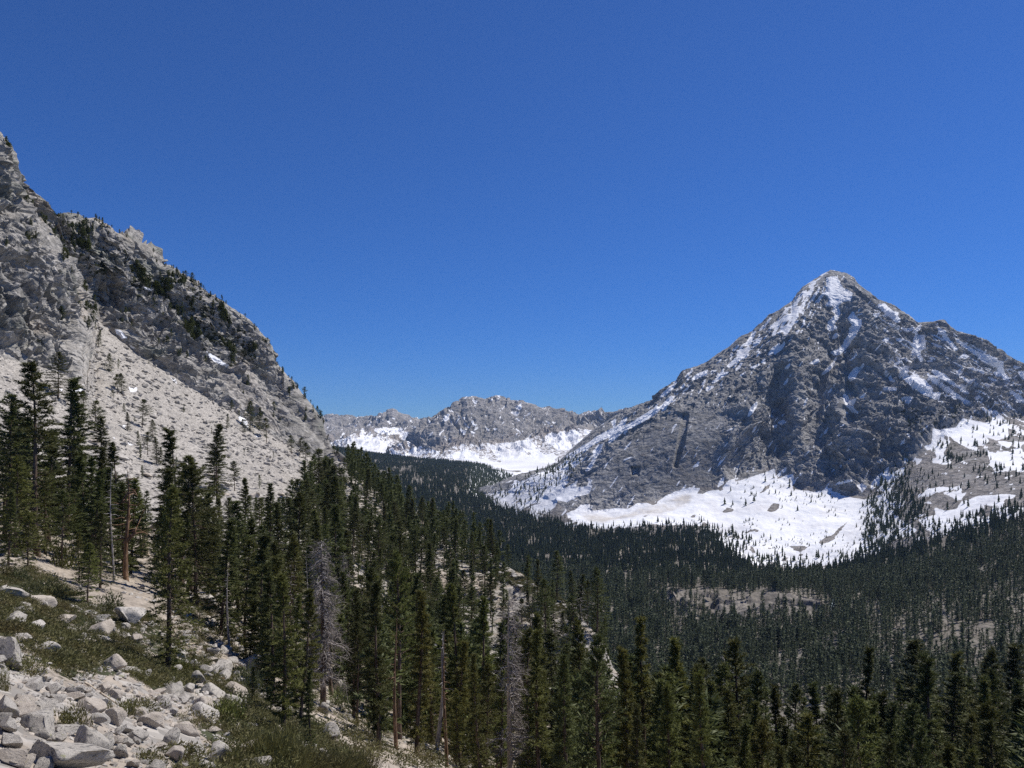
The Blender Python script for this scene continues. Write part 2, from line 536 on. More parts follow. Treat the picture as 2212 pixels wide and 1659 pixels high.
# ------------------------------------------------------------------ the left hillside: talus, scree slope and wooded spur
def plane_z(x, Y):
    z = -0.438 * x - 0.403 * Y - 3.59
    fl = -26.0 - 0.26 * Y                       # the bench below the trail keeps the slope from falling on for ever
    return np.maximum(z, fl) + 0.0
UH = [-400, -150, 0, 150, 300, 450, 600, 700, 760, 820, 900, 1000, 1120, 1240, 1310, 1400, 1600, 2000, 2700]
def near_line(Y):
    return [(u, V0 - FPX * float(plane_z((u - U0) / FPX * Y, Y)) / Y, Y) for u in UH]
KN = {  # azimuth: (distance, elevation) of the contours out to the crest
    -400: [(60, 1200), (85, 1090), (110, 985), (140, 890), (170, 800), (200, 690)],
    0: [(66, 1215), (90, 1140), (130, 1025), (170, 925), (210, 850), (250, 765)],
    150: [(66, 1260), (90, 1190), (140, 1080), (200, 955), (240, 895), (270, 815)],
    188: [(66, 1270), (90, 1200), (140, 1095), (200, 975), (250, 905), (275, 832)],
    208: [(66, 1276), (90, 1205), (140, 1100), (210, 970), (300, 850), (395, 690)],
    300: [(66, 1300), (90, 1235), (140, 1120), (200, 1030), (290, 915), (390, 760)],
    376: [(66, 1340), (90, 1265), (140, 1147), (200, 1055), (295, 945), (395, 810)],
    450: [(66, 1375), (90, 1290), (140, 1170), (200, 1080), (300, 970), (400, 858)],
    520: [(66, 1425), (90, 1340), (140, 1203), (200, 1103), (300, 1000), (420, 905)],
    600: [(66, 1480), (90, 1390), (140, 1240), (200, 1130), (300, 1030), (450, 950)],
    700: [(66, 1540), (90, 1470), (140, 1320), (200, 1190), (300, 1085), (440, 1000)],
    760: [(66, 1570), (90, 1500), (140, 1360), (200, 1225), (300, 1115), (410, 1016)],
    820: [(66, 1595), (90, 1535), (140, 1400), (200, 1270), (300, 1150), (390, 1060)],
    900: [(66, 1620), (90, 1570), (140, 1450), (200, 1330), (270, 1215), (360, 1132)],
    1000: [(66, 1670), (90, 1640), (140, 1520), (200, 1400), (260, 1270), (320, 1190)],
    1120: [(66, 1730), (90, 1690), (140, 1570), (180, 1480), (230, 1330), (280, 1239)],
    1240: [(66, 1800), (90, 1730), (140, 1620), (170, 1540), (200, 1400), (230, 1305)],
    1310: [(66, 1840), (90, 1760), (135, 1650), (160, 1570), (185, 1480), (205, 1410)],
    1400: [(66, 1880), (90, 1800), (120, 1710), (145, 1640), (165, 1590), (180, 1550)],
    1600: [(66, 1950), (90, 1850), (115, 1750), (135, 1690), (150, 1660), (165, 1640)],
    2000: [(66, 2000), (90, 1880), (115, 1770), (135, 1710), (150, 1680), (170, 1655)],
    2700: [(66, 2030), (90, 1900), (115, 1790), (135, 1740), (150, 1715), (180, 1690)],
}
crest_fix = {740: (405, 1000), 790: (395, 1045), 849: (380, 1091), 867: (372, 1118), 979: (330, 1171), 1033: (310, 1201), 1075: (295, 1213), 1176: (255, 1269)}
linesH = [near_line(Y) for Y in (3.0, 5.0, 8.0, 13.0, 21.0, 32.0, 46.0)]
for k in range(6):
    ln = [(u, KN[u][k][1], KN[u][k][0]) for u in KN]
    if k == 5:
        ln += [(u, v, Y) for u, (Y, v) in crest_fix.items()]
    linesH.append(ln)
cr = linesH[-1]
def behind(f, drop, slope):
    o = []
    for u, v, Y in cr:
        z = (V0 - v) / FPX * Y
        z2 = z - drop - slope * (f - 1) * Y if u > 700 else z - 2
        Y2 = Y * (f if u > 700 else 1 + (f - 1) * 0.25)
        o.append((u, V0 - FPX * z2 / Y2, Y2))
    return o
linesH += [behind(1.06, 2, 0.35), behind(1.45, 10, 0.62)]
H = Land(linesH, -400, 2700, 2.6, [6, 8, 10, 14, 16, 22, 30, 36, 44, 46, 50, 90, 14, 14], linear=(12,))
u, v = proj(H.P)
Yh = H.P[..., 1]
far = sstep(50, 140, Yh)
spur = sstep(640, 780, H.u) * sstep(120, 200, Yh)
d = fbm(H.P / 2.4, 4, 3) * 0.28 * sstep(4, 15, Yh) + fbm(H.P / 9.0, 3, 5) * 0.7 * sstep(10, 40, Yh) + fbm(H.P / 34.0, 3, 9) * 2.2 * far
bv, be = blocks(H.P / np.array([7.5, 7.5, 5.0]), 4)
bv2, be2 = blocks(H.P / np.array([19.0, 19.0, 14.0]), 14)
outc = sstep(0.05, 0.42, fbm(H.P / 42.0, 3, 21)) * spur
fc1 = facets(H.P / np.array([16., 16., 11.]), 15); fc2 = facets(H.P / np.array([6., 6., 4.5]), 16)
d += (bv * 0.8 + fc1 * 3.2 + fc2 * 1.6) * outc + np.maximum(outc, 0) * 2.0
# a rugged step of ledges under the crest of the spur
rib = sstep(45, 8, np.abs(H.u - np.interp(Yh, [200, 300, 420], [1180, 1050, 720]))) * spur
d += (bv * 0.8 + fc1 * 3.6 + fc2 * 1.8 + 1.0) * rib * 0.8
scree_zone = sstep(110, 170, Yh) * (1 - sstep(640, 760, H.u))
d += (fbm(H.P / 1.6, 2, 31) * 0.30 + fbm(H.P / 5.0, 2, 33, ridged=True) * 0.35) * scree_zone
H.displace(d.astype(np.float32) * (1 - sstep(12.2, 13, H.t)))
u, v = proj(H.P)
T5 = (0, .333, 713, .333); T4 = (0, .333, 274, .333)
snowH = tr(T5, [
    [(460, 385), (520, 360), (555, 350), (540, 390), (480, 415)], [(385, 380), (410, 380), (400, 392)],
    [(1105, 305), (1140, 318), (1148, 348), (1128, 335)], [(835, 372), (892, 372), (885, 400), (850, 405)],
    [(1545, 525), (1585, 535), (1600, 580), (1612, 632), (1580, 610), (1550, 575)], [(830, 725), (885, 745), (840, 745)],
    [(790, 620), (815, 615), (810, 645)], [(725, 695), (745, 695), (745, 712)],
    [(1345, 1205), (1400, 1215), (1385, 1235), (1360, 1230)], [(1600, 1248), (1640, 1262), (1660, 1290), (1620, 1280)], [(1680, 1285), (1715, 1300), (1690, 1310)],
    [(1765, 1300), (1800, 1290), (1790, 1330)], [(1770, 1375), (1800, 1380), (1780, 1395)], [(1650, 680), (1690, 685), (1670, 700)],
    [(2000, 1410), (2040, 1410), (2030, 1425)]])
n_e = fbm(H.P / 6.0, 3, 41)
H.attrs["snow"] = np.clip(mask_of(u, v, snowH) / 5.0 + n_e * 0.5, -1, 1) * 0.5 + 0.5
H.attrs["dirt"] = np.zeros(u.shape)
talus = mask_of(u, v, [[(-60, 1370), (60, 1420), (150, 1480), (300, 1440), (330, 1490), (440, 1500), (500, 1540), (430, 1570), (480, 1659), (600, 1720), (-60, 1720)]])
turf = mask_of(u, v, [[(-60, 1235), (60, 1225), (190, 1290), (330, 1320), (420, 1400), (560, 1470), (700, 1560), (800, 1700), (250, 1700), (330, 1590), (260, 1510), (150, 1480), (60, 1430), (-60, 1400)]])
gtop = mask_of(u, v, [[(1000, 1195), (1120, 1240), (1190, 1280), (1260, 1330), (1240, 1350), (1120, 1275), (1030, 1240), (960, 1200)]])
nv = fbm(H.P / 5.0, 4, 51)
veg = sstep(-10, 25, turf) * 0.75 + sstep(-4, 10, gtop) * 0.6
woods = sstep(520, 640, H.u) * (1 - sstep(110, 180, Yh)) * sstep(26, 60, Yh)
veg = np.maximum(veg, woods * 0.42)
H.attrs["veg"] = np.clip(veg + nv * 0.3 - sstep(-5, 20, talus), 0, 1)
H.attrs["scree"] = np.clip(scree_zone * 1.1 + sstep(-5, 20, talus) * 0.6 + (1 - outc) * spur * 0.6, 0, 1)
link("hillside", H.mesh("hillside", [M_GROUND]), kind="structure")

# ------------------------------------------------------------------ the left cliff above the scree
sky_c = [(-400, -60, 260), (-120, 130, 290), (-40, 240, 300), (0, 297, 305), (5, 304, 305), (15, 324, 305), (22, 337, 306), (28, 364, 307), (27.5, 380, 307), (32, 402, 309),
         (34, 404, 395), (50, 402, 398), (63, 407, 400), (80, 421, 400), (97, 434, 402), (110, 454, 405), (117, 465, 408), (150, 460, 410), (172, 465, 412), (181, 472, 413), (200, 475, 415),
         (213, 480, 418), (240, 494, 420), (253, 504, 422), (280, 512, 430), (300, 524, 435), (320, 534, 440), (328, 545, 442), (331, 560, 442), (343, 575, 444), (366, 577, 446), (380, 584, 448),
         (403, 604, 450), (426, 614, 455), (443, 630, 458), (466, 642, 460), (486, 654, 465), (513, 674, 470), (539, 690, 475), (563, 720, 480), (579, 737, 482), (588, 757, 485), (596, 787, 487),
         (610, 800, 488), (619, 812, 488), (633, 822, 488), (649, 846, 486), (679, 880, 480), (696, 906, 476), (704, 939, 470), (718, 968, 455), (735, 978, 440), (752, 992, 425), (765, 1020, 415), (795, 1050, 400)]
base_c = [(u, v + 10, Y * 0.985) for u, v, Y in [(-400, 690, 200), (0, 765, 250), (150, 815, 270), (188, 832, 275), (208, 690, 395), (300, 760, 390), (376, 810, 395), (450, 858, 400), (520, 905, 420), (600, 950, 450), (660, 978, 447), (700, 1000, 440), (795, 1062, 396)]]
c1 = [(-400, 0, 240), (0, 330, 290), (20, 372, 292), (30, 420, 295), (47, 500, 298), (93, 540, 302), (140, 607, 310), (157, 653, 315), (196, 690, 330), (212, 668, 402), (300, 650, 415), (450, 750, 435), (600, 875, 465), (700, 970, 450), (795, 1058, 398)]
c2 = [(-400, -10, 250), (0, 318, 300), (20, 355, 302), (30, 412, 330), (47, 502, 372), (93, 545, 375), (140, 612, 378), (157, 656, 380), (196, 672, 392), (212, 655, 406), (300, 632, 422), (450, 730, 442), (600, 858, 472), (700, 962, 455), (795, 1055, 399)]
c4 = [(u, v + 60, Y * 1.18) for u, v, Y in sky_c[::3]] + [(795, 1150, 470)]
C = Land([base_c, c1, c2, sky_c, c4], -400, 792, 1.5, [190, 26, 200, 16], linear=(0, 1, 2, 3, 4))
amp = sstep(0, 0.08, C.t) * (1 - 0.8 * sstep(150, 180, C.u) * sstep(235, 212, C.u) * sstep(1.6, 1.2, C.t))
# joints dip down to the right like the photograph's slabs
rc, rs = math.cos(math.radians(38)), math.sin(math.radians(38))
def dip(P):
    a = P[..., 0] * rc - P[..., 2] * rs
    b = P[..., 0] * rs + P[..., 2] * rc
    return np.stack([a, P[..., 1], b], -1)
Q = dip(C.P) + fbm(C.P / 25.0, 3, 61)[..., None] * 6.0
w1 = fbm(C.P / 18.0, 3, 76); w2 = fbm(C.P / 30.0, 3, 77)
smooth_face = sstep(0.0, 0.3, fbm(C.P / 60.0, 2, 64))
rough = 1 - 0.7 * smooth_face
qa, qb = Q[..., 0], Q[..., 2]
d = facets(Q / np.array([70.0, 34.0, 30.0]), 71) * 9.0 + facets(Q / np.array([26.0, 13.0, 11.0]), 72) * 2.6
d += saw(qb / 11.0 + w1 * 1.5, 0.1) * 3.4 * (0.4 + 0.9 * sstep(-0.2, 0.3, w2)) + saw(qa / 17.0 + w2 * 1.6, 0.1) * 2.8 * rough
d += (saw(qb / 4.0 + w1 * 2.4 + w2, 0.12) * 1.25 + saw((qa * 0.8 - qb * 0.45) / 5.2 + w2 * 2.6, 0.12) * 1.1) * rough
bl, el_ = blocks(Q / np.array([8.0, 5.0, 4.0]), 78)
bl2, el2 = blocks(Q / np.array([3.4, 2.4, 1.9]), 79)
d += (bl * 1.15 + bl2 * 0.6) * rough + fbm(Q / np.array([40.0, 30., 22.]), 5, 62, ridged=True) * 3.0 + 3
edge = 1 - 0.84 * sstep(0.45, 0.0, np.abs(C.t - 3))
C.displace((d * amp * edge * (1 - 0.85 * sstep(500, 690, C.u))).astype(np.float32))
u, v = proj(C.P)
snowC = tr(T5, [[(1340, 135), (1390, 168), (1490, 230), (1470, 243), (1400, 208), (1350, 165)]]) + tr(T4, [[(745, 1315), (780, 1320), (825, 1370), (795, 1378), (755, 1340)], [(840, 1412), (888, 1440), (850, 1432)], [(915, 1038), (960, 1043), (1030, 1058), (980, 1064)]])
C.attrs["snow"] = np.clip(mask_of(u, v, snowC) / 4.0 + fbm(C.P / 6.0, 3, 42) * 0.4, -1, 1) * 0.5 + 0.5
C.attrs["dirt"] = np.zeros(u.shape)
tong = mask_of(u, v, [[(206, 672), (240, 700), (330, 790), (430, 850), (470, 880), (420, 880), (200, 840), (196, 700)], [(520, 760), (545, 790), (600, 880), (620, 950), (560, 930), (500, 890), (470, 800)]])
C.attrs["scree"] = np.clip(sstep(-3, 14, tong) * 0.8 + fbm(C.P / 30., 3, 45) * 0.4 - 0.05, 0, 1)
vz = mask_of(u, v, [[(100, 470), (250, 500), (330, 570), (420, 610), (580, 740), (560, 800), (430, 760), (330, 690), (250, 620), (140, 560)]])
C.attrs["veg"] = np.clip(0.38 * sstep(-15, 30, vz) + 0.6 * fbm(C.P / 12.0, 4, 46), 0, 1)
link("cliff", C.mesh("cliff", [M_CLIFF], False), kind="structure")

# ------------------------------------------------------------------ the valley floor
VK = {
    560: [(300, 1700), (600, 1400), (1000, 1190), (1300, 1120), (1900, 1050), (3000, 972), (4200, 950), (5200, 948)],
    760: [(300, 1700), (600, 1420), (1000, 1210), (1300, 1150), (1900, 1068), (3000, 1000), (4200, 976), (5200, 975)],
    820: [(300, 1700), (600, 1430), (1000, 1230), (1300, 1170), (1900, 1080), (3000, 1015), (4300, 985), (5300, 984)],
    900: [(300, 1720), (600, 1440), (1000, 1240), (1300, 1190), (1900, 1092), (3000, 1022), (4500, 994), (5500, 992)],
    1000: [(300, 1720), (600, 1450), (1000, 1255), (1300, 1205), (1900, 1115), (2800, 1045), (4600, 1002), (5600, 998)],
    1100: [(300, 1730), (600, 1460), (1000, 1265), (1300, 1210), (1800, 1145), (2300, 1105), (4600, 1016), (5600, 1004)],
    1300: [(300, 1760), (600, 1490), (1000, 1290), (1350, 1210), (1600, 1175), (1900, 1145), (4600, 1020), (5600, 1008)],
    1500: [(300, 1780), (600, 1500), (900, 1352), (985, 1288), (1250, 1240), (1800, 1150), (4600, 1010), (5600, 1006)],
    1700: [(300, 1790), (600, 1490), (900, 1345), (980, 1282), (1250, 1250), (1560, 1228), (4600, 1010), (5600, 1006)],
    1800: [(300, 1785), (600, 1480), (880, 1335), (980, 1288), (1250, 1242), (1510, 1215), (4600, 1010), (5600, 1006)],
    1900: [(300, 1780), (600, 1470), (850, 1320), (1000, 1275), (1200, 1235), (1460, 1195), (4600, 1010), (5600, 1006)],
    2100: [(300, 1760), (600, 1440), (850, 1300), (970, 1255), (1120, 1200), (1350, 1135), (4600, 1010), (5600, 1006)],
    2212: [(300, 1750), (600, 1430), (800, 1300), (920, 1245), (1060, 1185), (1260, 1108), (4600, 1010), (5600, 1006)],
    2500: [(300, 1700), (550, 1400), (750, 1260), (850, 1205), (960, 1130), (1160, 1045), (4600, 1010), (5600, 1006)],
    2800: [(300, 1660), (520, 1360), (700, 1220), (800, 1160), (900, 1080), (1060, 990), (4600, 1010), (5600, 1006)],
}
linesV = [[(u, VK[u][k][1], VK[u][k][0]) for u in VK] for k in range(8)]
V = Land(linesV, 560, 2800, 4.0, [24, 60, 40, 40, 50, 60, 30])
u, v = proj(V.P)
ocp = mask_of(u, v, [[(1385, 1278), (1500, 1270), (1620, 1278), (1720, 1286), (1795, 1300), (1800, 1325), (1700, 1345), (1560, 1350), (1480, 1330), (1400, 1305)]])
oc = sstep(-6, 14, ocp)
b1, e1 = blocks(V.P / np.array([26.0, 26.0, 16.0]), 81)
b2, e2 = blocks(V.P / np.array([10.0, 10.0, 7.0]), 82)
V.displace((fbm(V.P / 90.0, 4, 83) * 7.0 * (1 - oc) + (facets(V.P / np.array([34., 34., 40.]), 87) * 12 + facets(V.P / np.array([13., 13., 18.]), 88) * 5 + b2 * 1.2) * oc).astype(np.float32))
u, v = proj(V.P)
V.attrs["scree"] = np.clip(0.5 + fbm(V.P / 40.0, 3, 84), 0, 1) * (1 - oc)
snowV = mask_of(u, v, [[(1010, 1078), (1110, 1098), (1210, 1128), (1320, 1146), (1420, 1140), (1520, 1148), (1560, 1180), (1600, 1215), (1700, 1232), (1800, 1222), (1900, 1200), (2000, 1165), (2212, 1112), (2400, 1080), (2400, 980), (1010, 980)],
                       [(1100, 1010), (1110, 1045), (1060, 1020), (990, 1000), (900, 990), (740, 960), (740, 940), (1100, 940)]])
sp = fbm(V.P / np.array([60., 60., 30.]), 4, 85)
V.attrs["snow"] = np.clip(0.5 + np.clip(snowV / 14.0, -1, 1) * 0.5 + sp * 0.45 - 0.08 - 0.55 * sstep(0.0, 0.22, fbm(V.P / np.array([150., 260., 60.]), 4, 88)) * sstep(2600, 3600, V.P[..., 1]), 0, 1)
V.attrs["dirt"] = np.zeros(u.shape)
V.attrs["veg"] = np.clip(0.28 + fbm(V.P / 50.0, 3, 86) * 0.5, 0, 1) * (1 - oc)
link("valley_floor", V.mesh("valley_floor", [M_VALLEY]), kind="structure")

# ------------------------------------------------------------------ the pyramid mountain on the right
m0 = [(980, 1100, 2600), (1015, 1085, 2550), (1100, 1105, 2300), (1200, 1130, 2050), (1300, 1145, 1900), (1400, 1135, 1850), (1500, 1148, 1800), (1560, 1190, 1680), (1640, 1222, 1570), (1700, 1228, 1550), (1800, 1215, 1500),
      (1900, 1195, 1450), (2000, 1162, 1400), (2100, 1135, 1350), (2212, 1108, 1260), (2500, 1045, 1160), (2800, 990, 1060)]
mm = [(u, v + 26, Y * 0.965) for u, v, Y in m0]
m1 = [(980, 1080, 2650), (1015, 1070, 2600), (1100, 1062, 2450), (1200, 1078, 2200), (1230, 1110, 2080), (1280, 1105, 2070), (1330, 1100, 2060), (1400, 1085, 2050), (1430, 1073, 2060), (1480, 1062, 2060), (1510, 1050, 2060),
      (1560, 1055, 2050), (1600, 1037, 2060), (1680, 1015, 2090), (1700, 1030, 2060), (1720, 1030, 2050), (1740, 1055, 2000), (1790, 1058, 1970), (1850, 1070, 1920), (1900, 1045, 1900), (1950, 1012, 1900), (2010, 962, 1930),
      (2050, 938, 1980), (2100, 912, 2050), (2160, 902, 2100), (2212, 906, 2120), (2500, 890, 2200), (2800, 870, 2300)]
m2 = [(980, 1075, 2700), (1100, 1046, 2520), (1200, 1040, 2330), (1300, 1005, 2240), (1400, 965, 2200), (1480, 930, 2190), (1560, 920, 2180), (1600, 915, 2150), (1650, 918, 2215), (1680, 925, 2215), (1700, 930, 2170), (1730, 925, 2140), (1760, 930, 2180),
      (1800, 935, 2150), (1850, 930, 2060), (1880, 925, 2080), (1920, 905, 2130), (1960, 890, 2110), (2010, 862, 2170), (2100, 842, 2270), (2212, 835, 2350), (2500, 860, 2450), (2800, 860, 2500)]
m3 = [(980, 1072, 2720), (1100, 1041, 2560), (1207, 1021, 2400), (1316, 953, 2400), (1400, 890, 2430), (1457, 857, 2430), (1500, 838, 2440), (1580, 805, 2430), (1640, 785, 2400), (1690, 765, 2385), (1712, 745, 2345), (1745, 765, 2395),
      (1790, 765, 2450), (1830, 770, 2420), (1868, 770, 2300), (1905, 770, 2400), (1960, 775, 2450), (2000, 780, 2430), (2025, 780, 2360), (2060, 790, 2440), (2120, 805, 2480), (2212, 830, 2540), (2500, 900, 2600), (2800, 960, 2600)]
m4 = [(980, 1071, 2760), (1015, 1078, 2760), (1050, 1060, 2850), (1105, 1031, 2950), (1150, 1020, 3000), (1203, 1001, 3050), (1235, 970, 3100), (1268, 942, 3100), (1290, 925, 3100), (1316, 909, 3100), (1330, 900, 3100), (1370, 880, 3000), (1400, 871, 2900), (1420, 865, 2760),
      (1426, 843, 2740), (1440, 833, 2740), (1461, 824, 2745), (1475, 801, 2745), (1502, 794, 2750), (1530, 780, 2750), (1553, 764, 2755), (1576, 750, 2760), (1593, 734, 2760), (1611, 724, 2760), (1625, 718, 2765), (1634, 708, 2765), (1648, 697, 2770),
      (1664, 680, 2770), (1681, 671, 2775), (1694, 660, 2775), (1711, 650, 2780), (1722, 634, 2780), (1734, 620, 2785), (1755, 606, 2790), (1773, 595, 2795), (1787, 586, 2800), (1794, 582, 2800), (1806, 584, 2800), (1829, 589, 2800), (1845, 598, 2795),
      (1854, 613, 2790), (1870, 625, 2785), (1884, 637, 2780), (1896, 647, 2780), (1912, 653, 2780), (1928, 661, 2775), (1944, 671, 2770), (1959, 678, 2765), (1972, 689, 2760), (1979, 697, 2755), (1992, 697, 2740), (2014, 697, 2720), (2030, 693, 2710),
      (2039, 694, 2710), (2044, 703, 2710), (2055, 711, 2710), (2063, 720, 2710), (2080, 724, 2710), (2096, 731, 2710), (2113, 739, 2710), (2126, 744, 2710), (2138, 756, 2710), (2159, 760, 2710), (2171, 770, 2710), (2187, 780, 2710), (2210, 790, 2710), (2500, 900, 2750), (2800, 1000, 2800)]
m5 = [(u, V0 - FPX * ((V0 - v) / FPX * Y - 0.8 * 620) / (Y + 620), Y + 620) for u, v, Y in m4[::2]] + [(2800, 1150, 3400)]
M = Land([mm, m0, m1, m2, m3, m4, m5], 980, 2800, 1.6, [8, 90, 110, 110, 130, 12], linear=(5,), sm=14, smv={2: 18, 3: 6, 4: 5})
P0 = M.P.copy()
rock = sstep(1.92, 2.1, M.t)
apx = w3(1794., 582., 2800.)
phi = np.arctan2(P0[..., 0] - apx[0], -(P0[..., 1] - apx[1]) + 150)
rr = np.hypot(P0[..., 0] - apx[0], P0[..., 1] - apx[1])
warp = fbm(P0 / 160.0, 3, 91)
gul = fbm(np.stack([phi * 7 + warp * 0.5, rr / 600 + warp * .3, P0[..., 2] / 700], -1), 4, 92, ridged=True)
wl = 1 - sstep(1640, 1860, M.u)
def rotxz(P, deg):
    a = math.radians(deg)
    return np.stack([P[..., 0] * math.cos(a) + P[..., 2] * math.sin(a), P[..., 1], -P[..., 0] * math.sin(a) + P[..., 2] * math.cos(a)], -1)
def anis(deg, s0, seed, el=3.0):
    Q = rotxz(P0, deg) + warp[..., None] * 30
    return facets(Q / np.array([s0 * el, s0, s0 * 0.7]), seed)
dL = anis(38, 85, 101) * 22 + anis(42, 32, 102, 4.0) * 7
dR = anis(-40, 95, 104, 2.4) * 30 + anis(-36, 38, 105, 2.6) * 10.0
wq = fbm(P0 / 45.0, 3, 133)
QL, QR = rotxz(P0, 43), rotxz(P0, -36)
dL += fbm(QL / np.array([120., 50., 22.]) + warp[..., None], 5, 131, ridged=True, gain=.6) * 9 + saw(QL[..., 2] / 26 + wq * 1.2, .1) * 7 + saw(QL[..., 2] / 10 + wq * 2, .12) * 3.0 + saw((QL[..., 0] + QL[..., 1] * .4) / 34 + wq * 1.4, .1) * 3.5
dR += fbm(QR / np.array([110., 60., 32.]) + warp[..., None], 5, 132, ridged=True, gain=.6) * 15 + saw(QR[..., 2] / 30 + wq * 1.5, .1) * 8 + saw((QR[..., 0] * .5 + P0[..., 2] * .2) / 15 + wq * 2, .12) * 4.5 + saw((P0[..., 0] + P0[..., 2] * .25) / 24 + wq * 1.8, .1) * 3.5
cb, ce = blocks(P0 / np.array([17., 15., 12.]), 134)
cb2, ce2 = blocks(P0 / np.array([8., 8., 6.]), 135)
dL += cb * 0.8 + cb2 * 0.5; dR += cb * 1.4 + cb2 * 0.9
slab = mask_of(*proj(P0), [[(1300, 1000), (1420, 910), (1500, 880), (1590, 880), (1570, 960), (1540, 1050), (1400, 1085), (1290, 1095), (1260, 1050)]])
smooth = 1 - 0.82 * sstep(-15, 25, slab)
d = (wl * dL * smooth + (1 - wl) * dR) + gul * 38 * (0.35 + 0.65 * (1 - wl)) * sstep(30, 500, rr) * smooth
d = d + fbm(P0 / 26.0, 3, 107, ridged=True) * 2.6
d = d + (fbm(np.stack([phi * 16 + warp * 0.7, rr / 900 + warp * .3, P0[..., 2] / 900], -1), 3, 136, ridged=True) * 17) * (0.25 + 0.75 * (1 - wl)) * sstep(60, 500, rr) 
e5 = 1 - 0.75 * sstep(0.5, 0.0, np.abs(M.t - 5))
d = d * (0.3 + 0.7 * sstep(1180, 1340, M.u)) * rock * e5 * (0.75 + 0.45 * fbm(P0 / 300.0, 2, 108))
d += (1 - rock) * (fbm(P0 / 70.0, 3, 109) * 5.0 + fbm(P0 / 12.0, 2, 110) * 0.8) * sstep(1.0, 1.15, M.t)
Z1 = (1426, .2315, 548.6, .2315); Z2 = (1865, .1653, 658, .1653); Z3 = (987.5, .2232, 877.8, .2232); Z4 = (1426.4, .2315, 877.8, .2315); Z5 = (1755.5, .2481, 850.3, .2481)
streaky = tr(Z1, [[(1560, 160), (1500, 200), (1440, 250), (1380, 290), (1320, 360), (1270, 400), (1240, 460), (1160, 490), (1100, 600), (1050, 640), (1020, 710), (1060, 700), (1050, 740), (1020, 790), (1060, 780), (1130, 740), (1170, 760), (1210, 770), (1230, 700), (1280, 620), (1340, 560), (1355, 510), (1360, 470), (1400, 400), (1440, 330), (1490, 260), (1550, 190)]])
solid = tr(Z1, [
    [(1555, 230), (1600, 215), (1650, 220), (1680, 280), (1700, 320), (1790, 370), (1770, 430), (1700, 440), (1640, 495), (1610, 480), (1550, 480), (1590, 430), (1540, 370), (1560, 300)],
    [(1640, 490), (1610, 530), (1650, 560), (1570, 640), (1620, 650), (1655, 600), (1675, 550), (1660, 500)],
    [(1565, 670), (1600, 660), (1650, 685), (1600, 715), (1570, 705)], [(1610, 785), (1640, 745), (1660, 760), (1630, 785)],
    [(1800, 545), (1755, 600), (1800, 660), (1770, 700), (1770, 750), (1730, 800), (1710, 850), (1670, 890), (1595, 920), (1620, 940), (1680, 930), (1740, 870), (1780, 810), (1830, 740), (1870, 670), (1875, 620), (1830, 600)],
    [(1405, 1020), (1470, 980), (1480, 1000), (1440, 1020)], [(1515, 1125), (1560, 1070), (1620, 1010), (1620, 1035), (1570, 1090)],
    [(1755, 1150), (1810, 1080), (1895, 1040), (1840, 1110), (1810, 1165), (1770, 1170)],
    [(1720, 1310), (1755, 1340), (1760, 1375), (1825, 1355), (1795, 1410), (1800, 1450), (1840, 1480), (1790, 1465), (1740, 1410), (1715, 1340)],
    [(1105, 1575), (1150, 1555), (1170, 1570), (1130, 1590)], [(1055, 1610), (1085, 1595), (1080, 1612)],
    [(825, 1510), (850, 1440), (900, 1385), (895, 1420), (860, 1480)],
    [(870, 730), (890, 730), (860, 790), (830, 840), (790, 850), (830, 800)], [(630, 1045), (680, 1000), (720, 960), (740, 920), (720, 905), (790, 890), (830, 870), (830, 900), (790, 950), (740, 985), (700, 1010), (650, 1055)],
    [(300, 1170), (350, 1125), (440, 1090), (420, 1115), (350, 1155)], [(490, 1200), (540, 1150), (580, 1110), (630, 1105), (570, 1145), (520, 1190)], [(430, 1265), (450, 1240), (495, 1240), (440, 1275)],
    [(0, 1340), (40, 1290), (100, 1240), (150, 1200), (120, 1250), (50, 1310)], [(0, 1440), (40, 1390), (130, 1330), (90, 1380), (20, 1440)], [(1020, 940), (1060, 880), (1110, 840), (1080, 900)], [(1070, 930), (1110, 880), (1160, 830), (1130, 890)],
    [(850, 1060), (920, 1030), (880, 1060)], [(1165, 1070), (1205, 1030), (1195, 1060)], [(880, 860), (920, 800), (945, 785), (920, 830)], [(680, 900), (730, 855), (700, 895)], [(710, 1080), (760, 1020), (740, 1060)], [(950, 1010), (975, 985), (960, 1010)],
    [(1000, 640), (1030, 600), (960, 690), (930, 710)], [(260, 1120), (300, 1090), (240, 1145)]])
